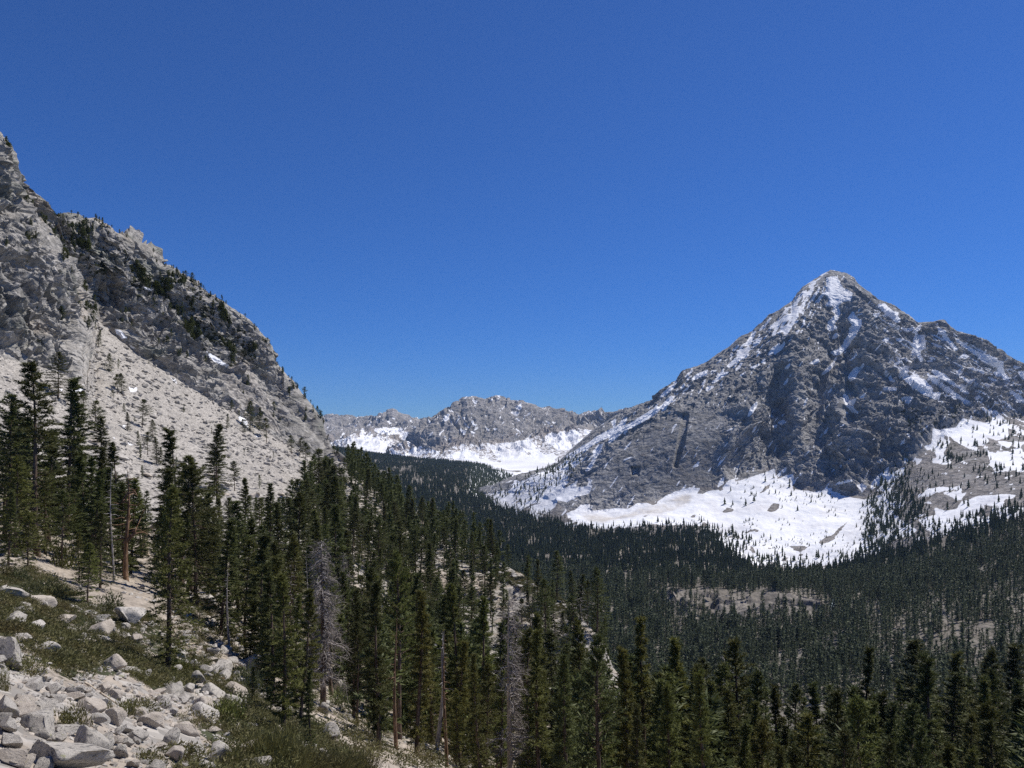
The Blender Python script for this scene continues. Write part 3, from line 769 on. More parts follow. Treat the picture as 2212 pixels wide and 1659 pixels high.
solid += tr(Z2, [
    [(195, 0), (280, 0), (330, 50), (380, 90), (450, 110), (440, 150), (475, 190), (470, 220), (430, 225), (380, 180), (310, 120), (240, 60)], [(500, 305), (570, 320), (660, 300), (640, 325), (570, 345)],
    [(660, 350), (700, 310), (750, 270), (740, 310), (700, 350), (670, 370)],
    [(700, 395), (760, 410), (790, 400), (790, 470), (815, 470), (780, 540), (760, 590), (730, 600), (740, 650), (770, 710), (750, 735), (710, 670), (640, 615), (680, 570), (655, 500), (670, 430)],
    [(980, 300), (1020, 330), (1075, 350), (1030, 390), (970, 385), (1000, 340)], [(1060, 380), (1085, 390), (1080, 440), (1120, 480), (1170, 520), (1215, 590), (1190, 595), (1150, 530), (1100, 480), (1060, 440), (1040, 420)],
    [(1385, 590), (1430, 590), (1480, 620), (1540, 640), (1620, 670), (1730, 700), (1750, 740), (1820, 750), (1820, 830), (1835, 900), (1900, 970), (1840, 970), (1810, 930), (1730, 920), (1710, 890), (1780, 890), (1760, 830), (1680, 790), (1600, 760), (1530, 710), (1480, 660)],
    [(1970, 810), (2030, 820), (2000, 835)], [(2030, 880), (2097, 880), (2097, 970), (2060, 930)], [(1275, 680), (1320, 650), (1370, 680), (1340, 700)],
    [(900, 860), (960, 870), (1040, 910), (1090, 950), (1130, 990), (1200, 1040), (1280, 1090), (1370, 1160), (1300, 1120), (1200, 1060), (1100, 1000), (1000, 950), (930, 910)],
    [(840, 905), (880, 940), (950, 970), (1000, 1030), (1080, 1080), (1140, 1120), (1200, 1160), (1270, 1210), (1400, 1290), (1340, 1280), (1230, 1210), (1130, 1150), (1030, 1090), (960, 1040), (900, 980)],
    [(480, 830), (530, 820), (580, 860), (560, 900), (490, 880)], [(500, 920), (560, 920), (600, 940), (700, 910), (730, 960), (800, 990), (850, 1050), (900, 1100), (880, 1160), (1000, 1160), (980, 1230), (900, 1220), (800, 1170), (720, 1120), (640, 1070), (580, 1010), (530, 960)],
    [(290, 870), (350, 890), (350, 950), (400, 1000), (360, 990), (310, 930)], [(500, 1220), (560, 1205), (640, 1215), (590, 1290), (520, 1260)], [(260, 1085), (330, 1085), (440, 1095), (420, 1115), (270, 1115)], [(1215, 870), (1290, 880), (1260, 910)],
    [(1280, 935), (1330, 970), (1415, 1015), (1370, 1015)], [(1920, 1125), (1980, 1160), (2097, 1250), (2097, 1290), (2010, 1230)], [(265, 455), (330, 440), (300, 490)], [(455, 450), (515, 460), (480, 480)], [(420, 765), (485, 745), (450, 775)], [(150, 130), (200, 120), (170, 165)]])
solid += tr(Z5, [
    [(1050, 310), (1110, 320), (1250, 300), (1310, 225), (1400, 240), (1500, 260), (1560, 250), (1570, 200), (1640, 200), (1720, 270), (1840, 330), (1840, 360), (1760, 310), (1690, 290), (1700, 370), (1600, 400), (1480, 360), (1530, 410), (1480, 450), (1400, 440), (1450, 500), (1380, 480), (1280, 430), (1200, 370), (1130, 350), (1140, 400), (1190, 420), (1160, 460), (1130, 520), (1200, 600), (1150, 610), (1050, 595), (1050, 570), (1090, 560), (1060, 470), (1000, 485), (975, 460), (1040, 450), (1050, 380)],
    [(1510, 490), (1560, 530), (1610, 580), (1670, 650), (1590, 670), (1560, 620), (1540, 550)], [(1620, 420), (1740, 430), (1700, 470)], [(1780, 480), (1840, 520), (1840, 560)], [(1740, 620), (1840, 640), (1800, 660)], [(800, 560), (830, 560), (810, 600)], [(900, 570), (945, 575), (910, 610)],
    [(520, 780), (570, 720), (660, 650), (640, 700), (600, 750), (560, 800), (510, 830)], [(660, 700), (720, 690), (760, 660), (805, 645), (790, 680), (700, 730), (620, 780), (570, 800), (600, 760)], [(395, 800), (430, 790), (465, 810), (430, 850)],
    [(-10, 870), (100, 845), (160, 830), (140, 870), (240, 890), (330, 910), (440, 930), (480, 950), (500, 990), (560, 990), (610, 950), (620, 880), (670, 830), (680, 870), (650, 900), (760, 900), (770, 960), (700, 1040), (760, 1100), (800, 1130), (850, 1150), (900, 1190), (850, 1230), (700, 1260), (600, 1330), (480, 1500), (-10, 1500)],
    [(1000, 840), (1100, 820), (1200, 825), (1280, 810), (1300, 860), (1330, 870), (1290, 910), (1280, 940), (1220, 900), (1140, 870), (1080, 850), (1000, 890), (950, 890)],
    [(1290, 950), (1440, 900), (1550, 890), (1640, 885), (1760, 890), (1740, 920), (1680, 920), (1650, 990), (1780, 990), (1840, 1000), (2300, 1000), (2300, 1150), (1840, 1160), (1700, 1190), (1500, 1230), (1330, 1260), (1200, 1280), (1080, 1280), (1000, 1180), (930, 1100), (990, 1080), (1080, 1060), (1070, 1000), (1150, 1030), (1260, 1010)],
    [(700, 1210), (780, 1150), (860, 1180), (820, 1230), (740, 1240)]])
solid += tr(Z4, [
    [(-20, 895), (60, 840), (150, 800), (280, 765), (360, 770), (330, 820), (400, 825), (470, 795), (540, 790), (560, 800), (600, 780), (620, 740), (700, 710), (840, 670), (940, 640), (1060, 590), (1070, 640), (1090, 690), (1180, 650), (1235, 640), (1240, 680), (1220, 780), (1300, 790), (1400, 800), (1460, 815), (1560, 790), (1670, 820), (1670, 1500), (1250, 1520), (1150, 1490), (1100, 1450), (960, 1440), (900, 1360), (870, 1310), (780, 1260), (740, 1200), (560, 1180), (420, 1140), (330, 1100), (200, 1100), (-20, 1100)],
    [(1085, 650), (1130, 610), (1170, 575), (1160, 600), (1110, 650)], [(540, 745), (570, 680), (590, 670), (580, 720)], [(590, 760), (640, 700), (690, 685), (690, 710), (630, 760)], [(310, 565), (355, 525), (350, 550)]])
solid += tr(Z3, [
    [(1070, 1040), (1150, 1010), (1200, 960), (1280, 955), (1270, 1020), (1400, 1010), (1540, 990), (1650, 1000), (1740, 950), (1830, 940), (1890, 965), (1960, 940), (2030, 880), (2110, 830), (2212, 815), (2212, 1110), (1900, 1130), (1600, 1170), (1400, 1190), (1260, 1200), (1200, 1130), (1080, 1080)],
    [(700, 980), (800, 950), (900, 880), (980, 840), (1050, 800), (1150, 740), (1160, 720), (1120, 780), (1200, 790), (1300, 770), (1270, 840), (1150, 870), (1060, 920), (970, 900), (940, 970), (850, 1030), (740, 1010)],
    [(770, 790), (810, 760), (820, 790)], [(900, 780), (960, 740), (1060, 730), (1000, 780), (920, 820), (840, 860), (760, 850), (860, 800)], [(880, 710), (960, 670), (1060, 630), (1030, 670), (940, 710)],
    [(670, 740), (720, 700), (800, 670), (900, 610), (1000, 580), (940, 640), (850, 690), (760, 730)], [(1250, 620), (1290, 560), (1330, 490), (1320, 440), (1360, 390), (1400, 370), (1390, 430), (1340, 500), (1310, 560), (1280, 610)],
    [(1480, 300), (1540, 250), (1640, 190), (1760, 120), (1880, 40), (1990, 0), (1950, 40), (1850, 110), (1730, 180), (1600, 240), (1520, 320), (1470, 350)],
    [(1100, 460), (1200, 400), (1300, 340), (1400, 270), (1480, 235), (1560, 190), (1600, 140), (1640, 110), (1620, 170), (1540, 240), (1480, 290), (1380, 330), (1280, 390), (1180, 440), (1060, 490)], [(1500, 150), (1530, 130), (1520, 200)],
    [(200, 1010), (300, 980), (400, 900), (520, 850), (460, 910), (380, 960), (300, 1000)], [(600, 1030), (560, 950), (640, 900), (760, 850), (680, 920), (640, 970)], [(350, 880), (450, 820), (420, 860)], [(560, 720), (620, 740), (540, 810)], [(1110, 570), (1140, 550), (1130, 590)], [(1270, 700), (1300, 720), (1280, 735)]])
snow_bed = sstep(-4, 7, mask_of(*proj(P0), solid + streaky))
d = d * (1 - 0.72 * snow_bed * rock)
# ribs and recesses of the great central cliff
def cut(poly, depth, soft):
    return sstep(-soft, soft, poly_sd(*proj(P0), poly)) * depth
push = cut([(1600, 945), (1650, 880), (1690, 870), (1715, 920), (1690, 985), (1650, 1030), (1590, 1060), (1575, 1010)], 26, 14)
push += cut([(1655, 860), (1680, 800), (1700, 790), (1712, 840), (1700, 905), (1660, 905)], 30, 10)
push += cut([(1476, 900), (1488, 900), (1478, 960), (1462, 1010), (1455, 1010), (1465, 950)], 16, 3)
push += cut([(1745, 800), (1775, 820), (1770, 900), (1745, 960), (1735, 900)], 24, 10)
push += cut([(1860, 800), (1845, 850), (1850, 910), (1830, 900), (1835, 830)], 24, 8)
push += cut([(1364, 1010), (1383, 1010), (1380, 1030), (1366, 1030)], 14, 3)
M.displace(d.astype(np.float32))
M.P[..., 1] += push * rock
M.P[..., 0] += push * rock * (M.P[..., 0] / M.P[..., 1])
u, v = proj(M.P)
holes = tr(Z4, [[(910, 820), (980, 740), (1040, 705), (1020, 770), (960, 810)], [(980, 985), (1010, 940), (1050, 895), (1120, 905), (1110, 960), (1060, 990)], [(560, 990), (620, 940), (690, 960), (680, 985), (600, 995)], [(1490, 1280), (1560, 1220), (1640, 1170), (1680, 1180), (1580, 1250)]]) \
    + tr(Z5, [[(1480, 960), (1550, 970), (1570, 1040), (1500, 1030)], [(1680, 920), (1780, 910), (1840, 900), (1840, 980), (1660, 980)], [(20, 1300), (130, 1270), (220, 1170), (320, 1100), (260, 1180), (170, 1280)]])
speckle = tr(Z3, [[(100, 960), (560, 740), (1000, 540), (1250, 420), (1150, 600), (1050, 800), (800, 1000), (800, 1190), (1000, 1240), (300, 1200), (100, 1080)], [(800, 1190), (900, 1120), (1200, 1130), (1100, 1240), (900, 1260)]]) + \
    tr(Z4, [[(380, 1120), (560, 1170), (740, 1190), (900, 1360), (1100, 1450), (900, 1500), (600, 1400), (420, 1250)]]) + tr(Z5, [[(380, 960), (480, 850), (620, 770), (800, 650), (840, 700), (700, 820), (780, 900), (700, 1250), (500, 1300), (450, 1100)], [(1500, 480), (1840, 420), (1840, 700), (1560, 680)]])
fine = fbm(M.P / np.array([26.0, 26.0, 12.0]), 4, 121)
stq = rotxz(M.P, 52)
st = fbm(stq / np.array([70.0, 40.0, 7.0]), 3, 122)
hz = fbm(rotxz(M.P, 20) / np.array([60.0, 60.0, 12.0]), 4, 123)
sd = mask_of(u, v, solid)
sn = np.clip((sd + 2.0) / 4.0, -1, 1) * 0.55 + 0.5
sn = np.maximum(sn + fine * 0.24, np.clip(mask_of(u, v, streaky) / 5.0, -1, 1) * 0.5 + 0.26 + st * 2.0)
sn = np.maximum(sn, np.clip(mask_of(u, v, speckle) / 12.0, -1, 1) * 0.5 + 0.33 + hz * 1.3)
streak_l = [[(1426, 850), (1530, 784), (1620, 728), (1720, 645), (1785, 592), (1800, 640), (1740, 720), (1650, 775), (1560, 815), (1480, 870), (1330, 960), (1240, 1010), (1200, 1010), (1320, 930)]]
streak_r = [[(1870, 640), (1975, 700), (2035, 700), (2212, 795), (2212, 960), (2080, 900), (1960, 850), (1890, 760)]]
st3 = fbm(rotxz(M.P, -40) / np.array([75.0, 40.0, 9.0]), 3, 127)
sn = np.maximum(sn, np.clip(mask_of(u, v, streak_l) / 12.0, -1, 1) * 0.5 - 0.30 + st * 2.1)
sn = np.maximum(sn, np.clip(mask_of(u, v, streak_r) / 12.0, -1, 1) * 0.5 - 0.40 + st3 * 2.1)
hl = np.clip(mask_of(u, v, holes) / 4.0, -1, 1) * 0.5 + 0.5
sn = sn - hl * 0.8
# small stones and bushes showing through the big apron
dots = fbm(M.P / np.array([9.0, 9.0, 5.0]), 2, 124)
sn -= sstep(0.20, 0.42, fbm(rotxz(M.P, 35) / np.array([80., 60., 22.]), 3, 128)) * 0.75 * sstep(1.75, 1.35, M.t) * (1 - rock)
sn -= sstep(0.47, 0.62, dots) * 0.6 * sstep(1.02, 1.1, M.t) * (1 - rock)
M.attrs["snow"] = np.clip((sn - 0.5) * 2.2 + 0.5, 0, 1)
M.attrs["dirt"] = np.clip(sstep(0, 30, mask_of(u, v, [[(1215, 1130), (1260, 1090), (1330, 1098), (1480, 1050), (1520, 1050), (1500, 1100), (1450, 1120), (1300, 1145)]])) + 0.2 * sstep(0, 20, sd), 0, 1)
M.attrs["scree"] = np.clip(hl * 1.2 + sstep(0.1, 0.4, fbm(M.P / 130.0, 3, 125)) * 0.35 + (1 - rock) * 0.7, 0, 1)
vgp = mask_of(u, v, tr(Z5, [[(700, 60), (1000, 100), (1300, 100), (1840, 250), (1840, 900), (1500, 800), (1000, 500), (700, 300)]]) + tr(Z3, [[(300, 950), (1000, 560), (1400, 320), (1500, 300), (1300, 480), (1200, 700), (900, 850)]]))
M.attrs["veg"] = np.clip(0.32 * sstep(-20, 30, vgp) + 0.5 * fbm(M.P / 40.0, 4, 126) * sstep(-20, 30, vgp), 0, 1)
link("mountain", M.mesh("mountain", [M_PEAK], False), kind="structure")

# ------------------------------------------------------------------ the far range closing the valley
Z6 = (686, .1488, 834, .1488); Z7 = (987.5, .1736, 834, .1736)
def far_block(name, lines, u0, u1, du, rows, seed, big, snow_polys, edge_k, fill=0.62, rot=25):
    F = Land(lines, u0, u1, du, rows, linear=(edge_k,), sm=5)
    A = F.P.copy()
    wp = fbm(A / 600.0, 3, seed)
    b1 = facets(rotxz(A, rot) / (np.array([420., 340., 300.]) * big) + wp[..., None] * 0.5, seed + 1)
    b2 = facets(rotxz(A, rot) / (np.array([170., 120., 130.]) * big) + wp[..., None] * 0.5, seed + 2)
    g = fbm(np.stack([A[..., 0] / (260. * big) + wp * 0.6, A[..., 1] / (900. * big), A[..., 2] / (900. * big)], -1), 4, seed + 3, ridged=True)
    b3 = facets(rotxz(A, rot) / (np.array([66., 50., 50.]) * big), seed + 8)
    g2 = fbm(np.stack([A[..., 0] / (80. * big) + wp, A[..., 1] / (300. * big), A[..., 2] / (260. * big)], -1), 4, seed + 13, ridged=True, gain=.6)
    cb, _ = blocks(A / (np.array([40., 40., 34.]) * big), seed + 14)
    d = (b1 * 26 + b2 * 10 + b3 * 3 + g * 115 + g2 * 40 + cb * 3 + saw((A[..., 0] * .3 + A[..., 2]) / (60 * big) + wp * 2, .1) * 5) * big
    e5 = 1 - 0.93 * sstep(0.6, 0.0, np.abs(F.t - edge_k))
    F.displace((d * e5 * sstep(0.4, 1.3, F.t)).astype(np.float32))
    uu, vv = proj(F.P)
    fn = fbm(F.P / np.array([90., 90., 26.]) / big, 4, seed + 5)
    fs = fbm(rotxz(F.P, 20) / np.array([200., 200., 40.]) / big, 3, seed + 6)
    s_ = np.clip(mask_of(uu, vv, snow_polys) / 3.2, -1, 1) * 0.5 + fill - 0.06 + fn * 0.6 + fs * 0.5 + 0.10 * sstep(edge_k - 0.3, edge_k - 1.6, F.t)
    f1_ = fbm(rotxz(F.P, 58) / np.array([170., 170., 24.]) / big, 3, seed + 21)
    f2_ = fbm(rotxz(F.P, -58) / np.array([170., 170., 24.]) / big, 3, seed + 22)
    s_ = s_ - 0.6 * sstep(0.06, 0.26, fbm(rotxz(F.P, 24 if seed < 210 else -24) / np.array([330., 330., 38.]) / big, 4, seed + 23)) * sstep(0.2, 0.8, F.t)
    s_ = np.maximum(s_, 0.5 + (np.maximum(f1_, f2_) - 0.36) * 2.5 * sstep(1.0, 1.3, F.t))
    F.attrs["snow"] = np.clip((s_ - 0.5) * 1.8 + 0.5, 0, 1)
    F.attrs["dirt"] = np.zeros(uu.shape)
    F.attrs["scree"] = np.clip(sstep(edge_k - 1.2, 0.9, F.t) * 0.8 + 0.5 * fbm(F.P / 300. / big, 3, seed + 7), 0, 1)
    F.attrs["veg"] = np.zeros(uu.shape)
    return F
skL = [(560, 930, 8800), (640, 925, 8900), (690, 921, 9000), (701, 916, 9000), (713, 913, 9050), (716, 908, 9050), (726, 906, 9100), (737, 910, 9100), (747, 906, 9150), (760, 905, 9150), (775, 907, 9150), (790, 904, 9200), (808, 903, 9200), (823, 896, 9250), (838, 893, 9250), (843, 891, 9250), (847, 887, 9250),
       (854, 893, 9250), (864, 896, 9250), (879, 903, 9300), (894, 910, 9350), (909, 913, 9400), (927, 913, 9400), (942, 907, 9400), (960, 900, 9400), (1010, 905, 9400)]
F1 = far_block("a", [[(560, 1000, 5000), (760, 992, 5100), (900, 1006, 5200), (1010, 1012, 5200)], [(560, 985, 6200), (760, 968, 6500), (900, 972, 6600), (1010, 985, 6600)], [(560, 955, 7800), (760, 938, 7900), (880, 945, 7800), (1010, 950, 7800)], skL,
                   [(u, 985, 10500) for u in (560, 1010)]], 560, 1010, 1.3, [40, 60, 90, 10], 201, 1.25, tr(Z6, [
    [(330, 770), (400, 820), (480, 770), (620, 740), (600, 670), (660, 600), (690, 720), (830, 690), (780, 740), (880, 770), (960, 800), (1060, 780), (1040, 860), (1280, 880), (1230, 920), (1180, 940), (1130, 1060), (900, 1090), (700, 1000), (560, 910), (440, 850)],
    [(820, 620), (960, 600), (1120, 600), (1250, 620), (1400, 680), (1530, 690), (1400, 720), (1480, 720), (1280, 780), (1130, 830), (1230, 750), (1090, 720), (930, 700), (830, 650)],
    [(1230, 540), (1320, 590), (1430, 640), (1560, 660), (1540, 670), (1380, 620)], [(1420, 610), (1600, 560), (1580, 630), (1450, 640)], [(1610, 560), (1710, 530), (1650, 570)], [(1260, 520), (1330, 560), (1420, 600), (1330, 570)],
    [(1040, 440), (1140, 490), (1100, 470)], [(1160, 470), (1220, 500), (1190, 490)], [(360, 690), (390, 690), (400, 770), (360, 750)], [(850, 740), (980, 730), (900, 750)], [(490, 570), (530, 600), (600, 660), (560, 650)]]), 3, 0.51)
link("distant_ridge", F1.mesh("distant_ridge", [M_FAR], False), kind="structure")
skC = [(845, 994, 5900), (853, 986, 6000), (872, 968, 6050), (895, 958, 6150), (908, 947, 6250), (915, 937, 6300), (924, 926, 6400), (939, 914, 6500), (945, 905, 6550), (951, 901, 6600), (961, 893, 6650), (976, 889, 6700), (981, 884, 6700), (990, 871, 6750), (1000, 867, 6800), (1005, 861, 6800), (1020, 860, 6800), (1034, 860, 6850),
       (1045, 865, 6900), (1057, 863, 7000), (1071, 857, 7100), (1081, 859, 7100), (1086, 865, 7100), (1100, 867, 7150), (1112, 870, 7200), (1126, 866, 7200), (1135, 870, 7250), (1151, 873, 7300), (1168, 881, 7400), (1182, 883, 7500), (1199, 890, 7700), (1217, 896, 7900), (1230, 900, 8000), (1248, 900, 8100),
       (1269, 898, 8200), (1291, 899, 8200), (1316, 899, 8200), (1322, 893, 7000), (1343, 885, 6900), (1357, 885, 6900), (1371, 884, 6900), (1420, 880, 6900), (1520, 880, 6900)]
F2 = far_block("b", [[(845, 1004, 5000), (1000, 1006, 4900), (1100, 1022, 4600), (1200, 1022, 4500), (1520, 1020, 4500)], [(845, 999, 5700), (900, 990, 5750), (950, 995, 5500), (1000, 985, 5650), (1100, 975, 5800), (1200, 960, 6100), (1300, 945, 6300), (1520, 950, 6300)],
                   [(845, 997, 5850), (880, 972, 5950), (920, 945, 6050), (985, 925, 6100), (1040, 920, 6200), (1100, 920, 6350), (1180, 925, 6700), (1260, 922, 7200), (1340, 915, 6700), (1520, 915, 6700)], skC, [(u, 980, 9200) for u in (845, 1520)]],
               845, 1520, 1.3, [60, 80, 90, 10], 221, 1.0, tr(Z7, [
    [(350, 680), (450, 720), (620, 710), (700, 690), (840, 680), (880, 640), (930, 690), (1000, 790), (1100, 860), (1180, 830), (1250, 880), (1200, 960), (1080, 1080), (900, 1120), (700, 1100), (500, 1060), (250, 990), (150, 940), (100, 900), (100, 830), (180, 750), (270, 860), (260, 900), (380, 900), (420, 930), (540, 940), (480, 870), (400, 760)],
    [(1060, 640), (1180, 570), (1230, 600), (1340, 540), (1460, 550), (1560, 600), (1450, 680), (1600, 640), (1500, 700), (1400, 790), (1250, 790), (1150, 720)], [(1590, 540), (1670, 550), (1620, 610), (1570, 580)],
    [(700, 270), (760, 250), (800, 200), (790, 330), (740, 385), (670, 330)], [(830, 370), (880, 340), (920, 320), (880, 370)], [(840, 300), (880, 290), (850, 330)], [(190, 170), (260, 180), (230, 260), (200, 220)], [(80, 450), (130, 490), (230, 590), (180, 570), (100, 490)], [(10, 520), (60, 540), (110, 570), (80, 600)],
    [(60, 390), (130, 380), (90, 420)], [(350, 500), (410, 550), (380, 570)], [(480, 180), (520, 160), (510, 200)], [(1060, 400), (1130, 440), (1190, 510), (1110, 450)], [(1180, 410), (1250, 460), (1200, 480)], [(1000, 370), (1060, 420), (1090, 470), (1020, 420)],
    [(640, 250), (670, 280), (650, 290)], [(450, 520), (500, 530), (470, 555)], [(210, 470), (250, 480), (220, 490)], [(240, 310), (290, 270), (260, 310)]]) + tr(Z6, [
    [(1820, 420), (1900, 400), (1930, 400), (1900, 480), (1850, 520), (1750, 600), (1800, 520), (1850, 460)], [(2050, 600), (2100, 650), (2160, 660), (2130, 700)], [(2100, 460), (2180, 450), (2130, 490)],
    [(1190, 1025), (1300, 970), (1400, 900), (1450, 860), (1430, 920), (1510, 870), (1490, 930), (1420, 980), (1300, 1010)], [(1380, 1050), (1430, 970), (1560, 950), (1640, 920), (1710, 930), (1690, 980), (1560, 970), (1450, 1010)], [(1690, 1015), (1720, 950), (1790, 940), (1740, 1010)],
    [(1580, 1040), (1840, 1050), (1850, 970), (1960, 980), (2100, 950), (2212, 900), (2212, 1120), (1900, 1120), (1580, 1100)], [(1250, 1060), (1350, 1100), (1560, 1110), (1400, 1125)]]), 3, 0.51, rot=-20)
link("distant_mountain", F2.mesh("distant_mountain", [M_FAR], False), kind="structure")
# ------------------------------------------------------------------ trees
def unit(a):
    return a / (np.linalg.norm(a, axis=-1, keepdims=True) + 1e-9)

def tube(pts, rad, sides=6, phase=0.0):
    pts = np.asarray(pts, float); n = len(pts)
    t = unit(np.gradient(pts, axis=0))
    ref = np.where(np.abs(t[:, 2:3]) > 0.9, np.array([[1., 0, 0]]), np.array([[0, 0, 1.]]))
    a = unit(np.cross(t, ref)); b = np.cross(t, a)
    ang = np.arange(sides) * 2 * math.pi / sides + phase
    ring = a[:, None] * np.cos(ang)[None, :, None] + b[:, None] * np.sin(ang)[None, :, None]
    v = (pts[:, None] + ring * np.asarray(rad)[:, None, None]).reshape(-1, 3)
    i = np.arange(n - 1)[:, None] * sides; j = np.arange(sides)[None]; j2 = (j + 1) % sides
    f = np.stack([i + j, i + j2, i + sides + j2, i + sides + j], -1).reshape(-1, 4)
    return v, f

def gather(parts):
    V_, F_, o = [], [], 0
    for v, f in parts:
        V_.append(v); F_.append(f + o); o += len(v)
    return np.concatenate(V_), np.concatenate(F_)

def blades(c, d, L, W, rng):
    """needle sprays: one slim triangle each, from centre c along d"""
    n = len(c)
    side = unit(np.cross(d, rng.normal(size=(n, 3))))
    v = np.stack([c - side * W[:, None] / 2, c + side * W[:, None] / 2, c + d * L[:, None]], 1)
    return v.reshape(-1, 3)

SHAPES = {
    "spire": (lambda t: (1 - t) ** 0.75 * (0.55 + 0.45 * min(1, t * 5 + 0.35)), 0.115, 0.05),
    "slim": (lambda t: (1 - t ** 1.7) ** 0.8 * (0.5 + 0.5 * min(1, t * 3)), 0.090, 0.10),
    "broad": (lambda t: (1 - t) ** 0.6 * (0.5 + 0.5 * min(1, t * 4)), 0.17, 0.05),
    "ragged": (lambda t: (1 - t ** 2.2) ** 0.7 * (0.35 + 0.65 * min(1, t * 2.5)), 0.15, 0.16),
}
def conifer(seed, H, shape, nb, tufts, nbl, blen, bw, limbs=True, gap=0.1):
    rng = np.random.default_rng(seed)
    prof, rr, base = SHAPES[shape]
    Rm = rr * H
    ph = rng.random(4) * 6.28
    lean = rng.normal(0, 0.012, 2)
    def axis(h):
        h = np.asarray(h, float)
        w = 0.010 * H
        return np.stack([lean[0] * h + w * np.sin(h / H * 5 + ph[0]), lean[1] * h + w * np.sin(h / H * 4 + ph[1]), h], -1)
    hs = np.linspace(0, H * 0.985, 12)
    r0 = 0.0135 * H
    rad = r0 * (1 - hs / H) ** 0.85 + 0.012
    rad[0] *= 1.35
    pp = axis(hs); pp[0, 2] -= 0.06 * H
    trunk = [tube(pp, rad, 7)]
    cs, ds, ts = [], [], []
    gaps = [(rng.random() * 0.8, rng.random() * 6.28) for _ in range(int(gap * 30))]
    for k in range(nb):
        t = (k + rng.random()) / nb
        t = t ** 0.92
        h = H * (base + (1 - base) * t * 0.985)
        az = k * 2.39996 + rng.normal(0, 0.35)
        if any(abs(t - g) < 0.06 and math.cos(az - ga) > 0.2 for g, ga in gaps):
            continue
        L = max(0.02 * H, Rm * prof(t) * (0.62 + 0.5 * rng.random()) * (1 + 0.18 * math.sin(az * 2 + ph[2]) + 0.12 * math.sin(t * 17 + ph[3])))
        p0 = math.radians(-14 + 52 * t ** 1.5 + rng.normal(0, 14)) if shape != "ragged" else math.radians(5 + 40 * t + rng.normal(0, 14))
        curv = (0.22 - 0.35 * (1 - t) * (shape in ("spire", "broad"))) + rng.normal(0, 0.08)
        o = axis(h)
        hd = np.array([math.cos(az), math.sin(az), 0])
        def at(s):
            s = np.asarray(s)[:, None]
            return o + hd * s * math.cos(p0) + np.array([0, 0, 1.0]) * (s * math.sin(p0) + curv * s * s / max(L, .1) * 0.6)
        if limbs and L > 0.03 * H:
            s = np.linspace(0, L * 0.9, 4)
            trunk.append(tube(at(s), 0.0032 * H * (L / Rm + 0.25) * (1 - s / L), 3))
        nt = max(2, int(round(tufts * (0.35 + 0.65 * L / Rm))))
        s = L * (0.22 + 0.78 * (np.arange(nt) + rng.random(nt) * 0.8) / nt) if L > 0.03 * H else L * rng.random(nt)
        c = at(s)
        lat = np.array([-math.sin(az), math.cos(az), 0])
        c = c + lat * (rng.normal(0, 0.16, nt) * s)[:, None] + np.array([0, 0, 1.0]) * rng.normal(0, 0.02 * L + 0.04, nt)[:, None]
        bd = unit(hd * math.cos(p0) + np.array([0, 0, math.sin(p0) + curv * 0.8]))
        c = np.repeat(c, nbl, 0)
        d = unit(bd * 0.75 + rng.normal(0, 0.62, (len(c), 3)) + np.array([0, 0, 0.22]))
        cs.append(c + rng.normal(0, 0.06, c.shape) * blen); ds.append(d)
        bt = rng.random()
        ts.append(np.repeat(np.clip(0.15 + 0.45 * bt + 0.4 * np.repeat(rng.random(nt), nbl) + rng.normal(0, 0.08, nt * nbl), 0, 1), 3))
    # leader
    n = nbl * 3
    c = axis(np.linspace(0.9 * H, 0.995 * H, n)); d = unit(rng.normal(0, 0.45, (n, 3)) + np.array([0, 0, 0.9]))
    cs.append(c); ds.append(d); ts.append(np.repeat(0.3 + 0.5 * rng.random(n), 3))
    c, d = np.concatenate(cs), np.concatenate(ds)
    m = len(c)
    v = blades(c, d, blen * (0.7 + 0.6 * rng.random(m)), bw * (0.7 + 0.6 * rng.random(m)), rng)
    f = np.arange(m * 3).reshape(-1, 3)
    return (v, f, np.concatenate(ts)), gather(trunk), H

def far_conifer(seed, layers, spokes, slim):
    rng = np.random.default_rng(seed)
    vs, ts = [], []
    for k in range(layers):
        t = (k + rng.random() * 0.6) / layers
        h = 0.10 + 0.9 * t
        for j in range(spokes):
            az = 6.283 * (j + rng.random()) / spokes
            r = slim * ((1 - t) ** 0.75 * (0.6 + 0.55 * rng.random()) + 0.04)
            w = 0.75 * 6.283 / spokes
            top = np.array([0, 0, min(1.0, h + 1.5 / layers)])
            dz = -0.03 - 0.05 * rng.random()
            a = np.array([math.cos(az - w) * r, math.sin(az - w) * r, h + dz])
            b = np.array([math.cos(az + w) * r, math.sin(az + w) * r, h + dz])
            vs += [top, a, b]; ts += [rng.random()] * 3
    v = np.array(vs)
    return v, np.arange(len(v)).reshape(-1, 3), np.array(ts)

HI = []
for k, (sh, H_) in enumerate([("spire", 19), ("spire", 17), ("slim", 20), ("slim", 18), ("broad", 16), ("ragged", 17), ("ragged", 15), ("broad", 14), ("slim", 21), ("spire", 21)]):
    HI.append((sh,) + conifer(300 + k, H_, sh, 150, 14, 11, 0.31 * H_ / 18, 0.062 * H_ / 18, True, 0.12 if sh != "ragged" else 0.3))
MIDT = [conifer(340 + k, 18, sh, 56, 5, 6, 0.85, 0.26, False, 0.15) for k, sh in enumerate(["spire", "slim", "broad", "ragged", "slim", "ragged"])]
LOWT = [conifer(360 + k, 18, sh, 30, 2, 3, 1.35, 0.62, False, 0.1) for k, sh in enumerate(["spire", "slim", "spire", "slim"])]
FART = [far_conifer(380 + k, 8, 4, s) for k, s in enumerate((0.14, 0.17, 0.12, 0.19))]
TONES = {"dark green": M_DARK, "olive green": M_MID, "yellow-green": M_YEL}
hi_me = {}
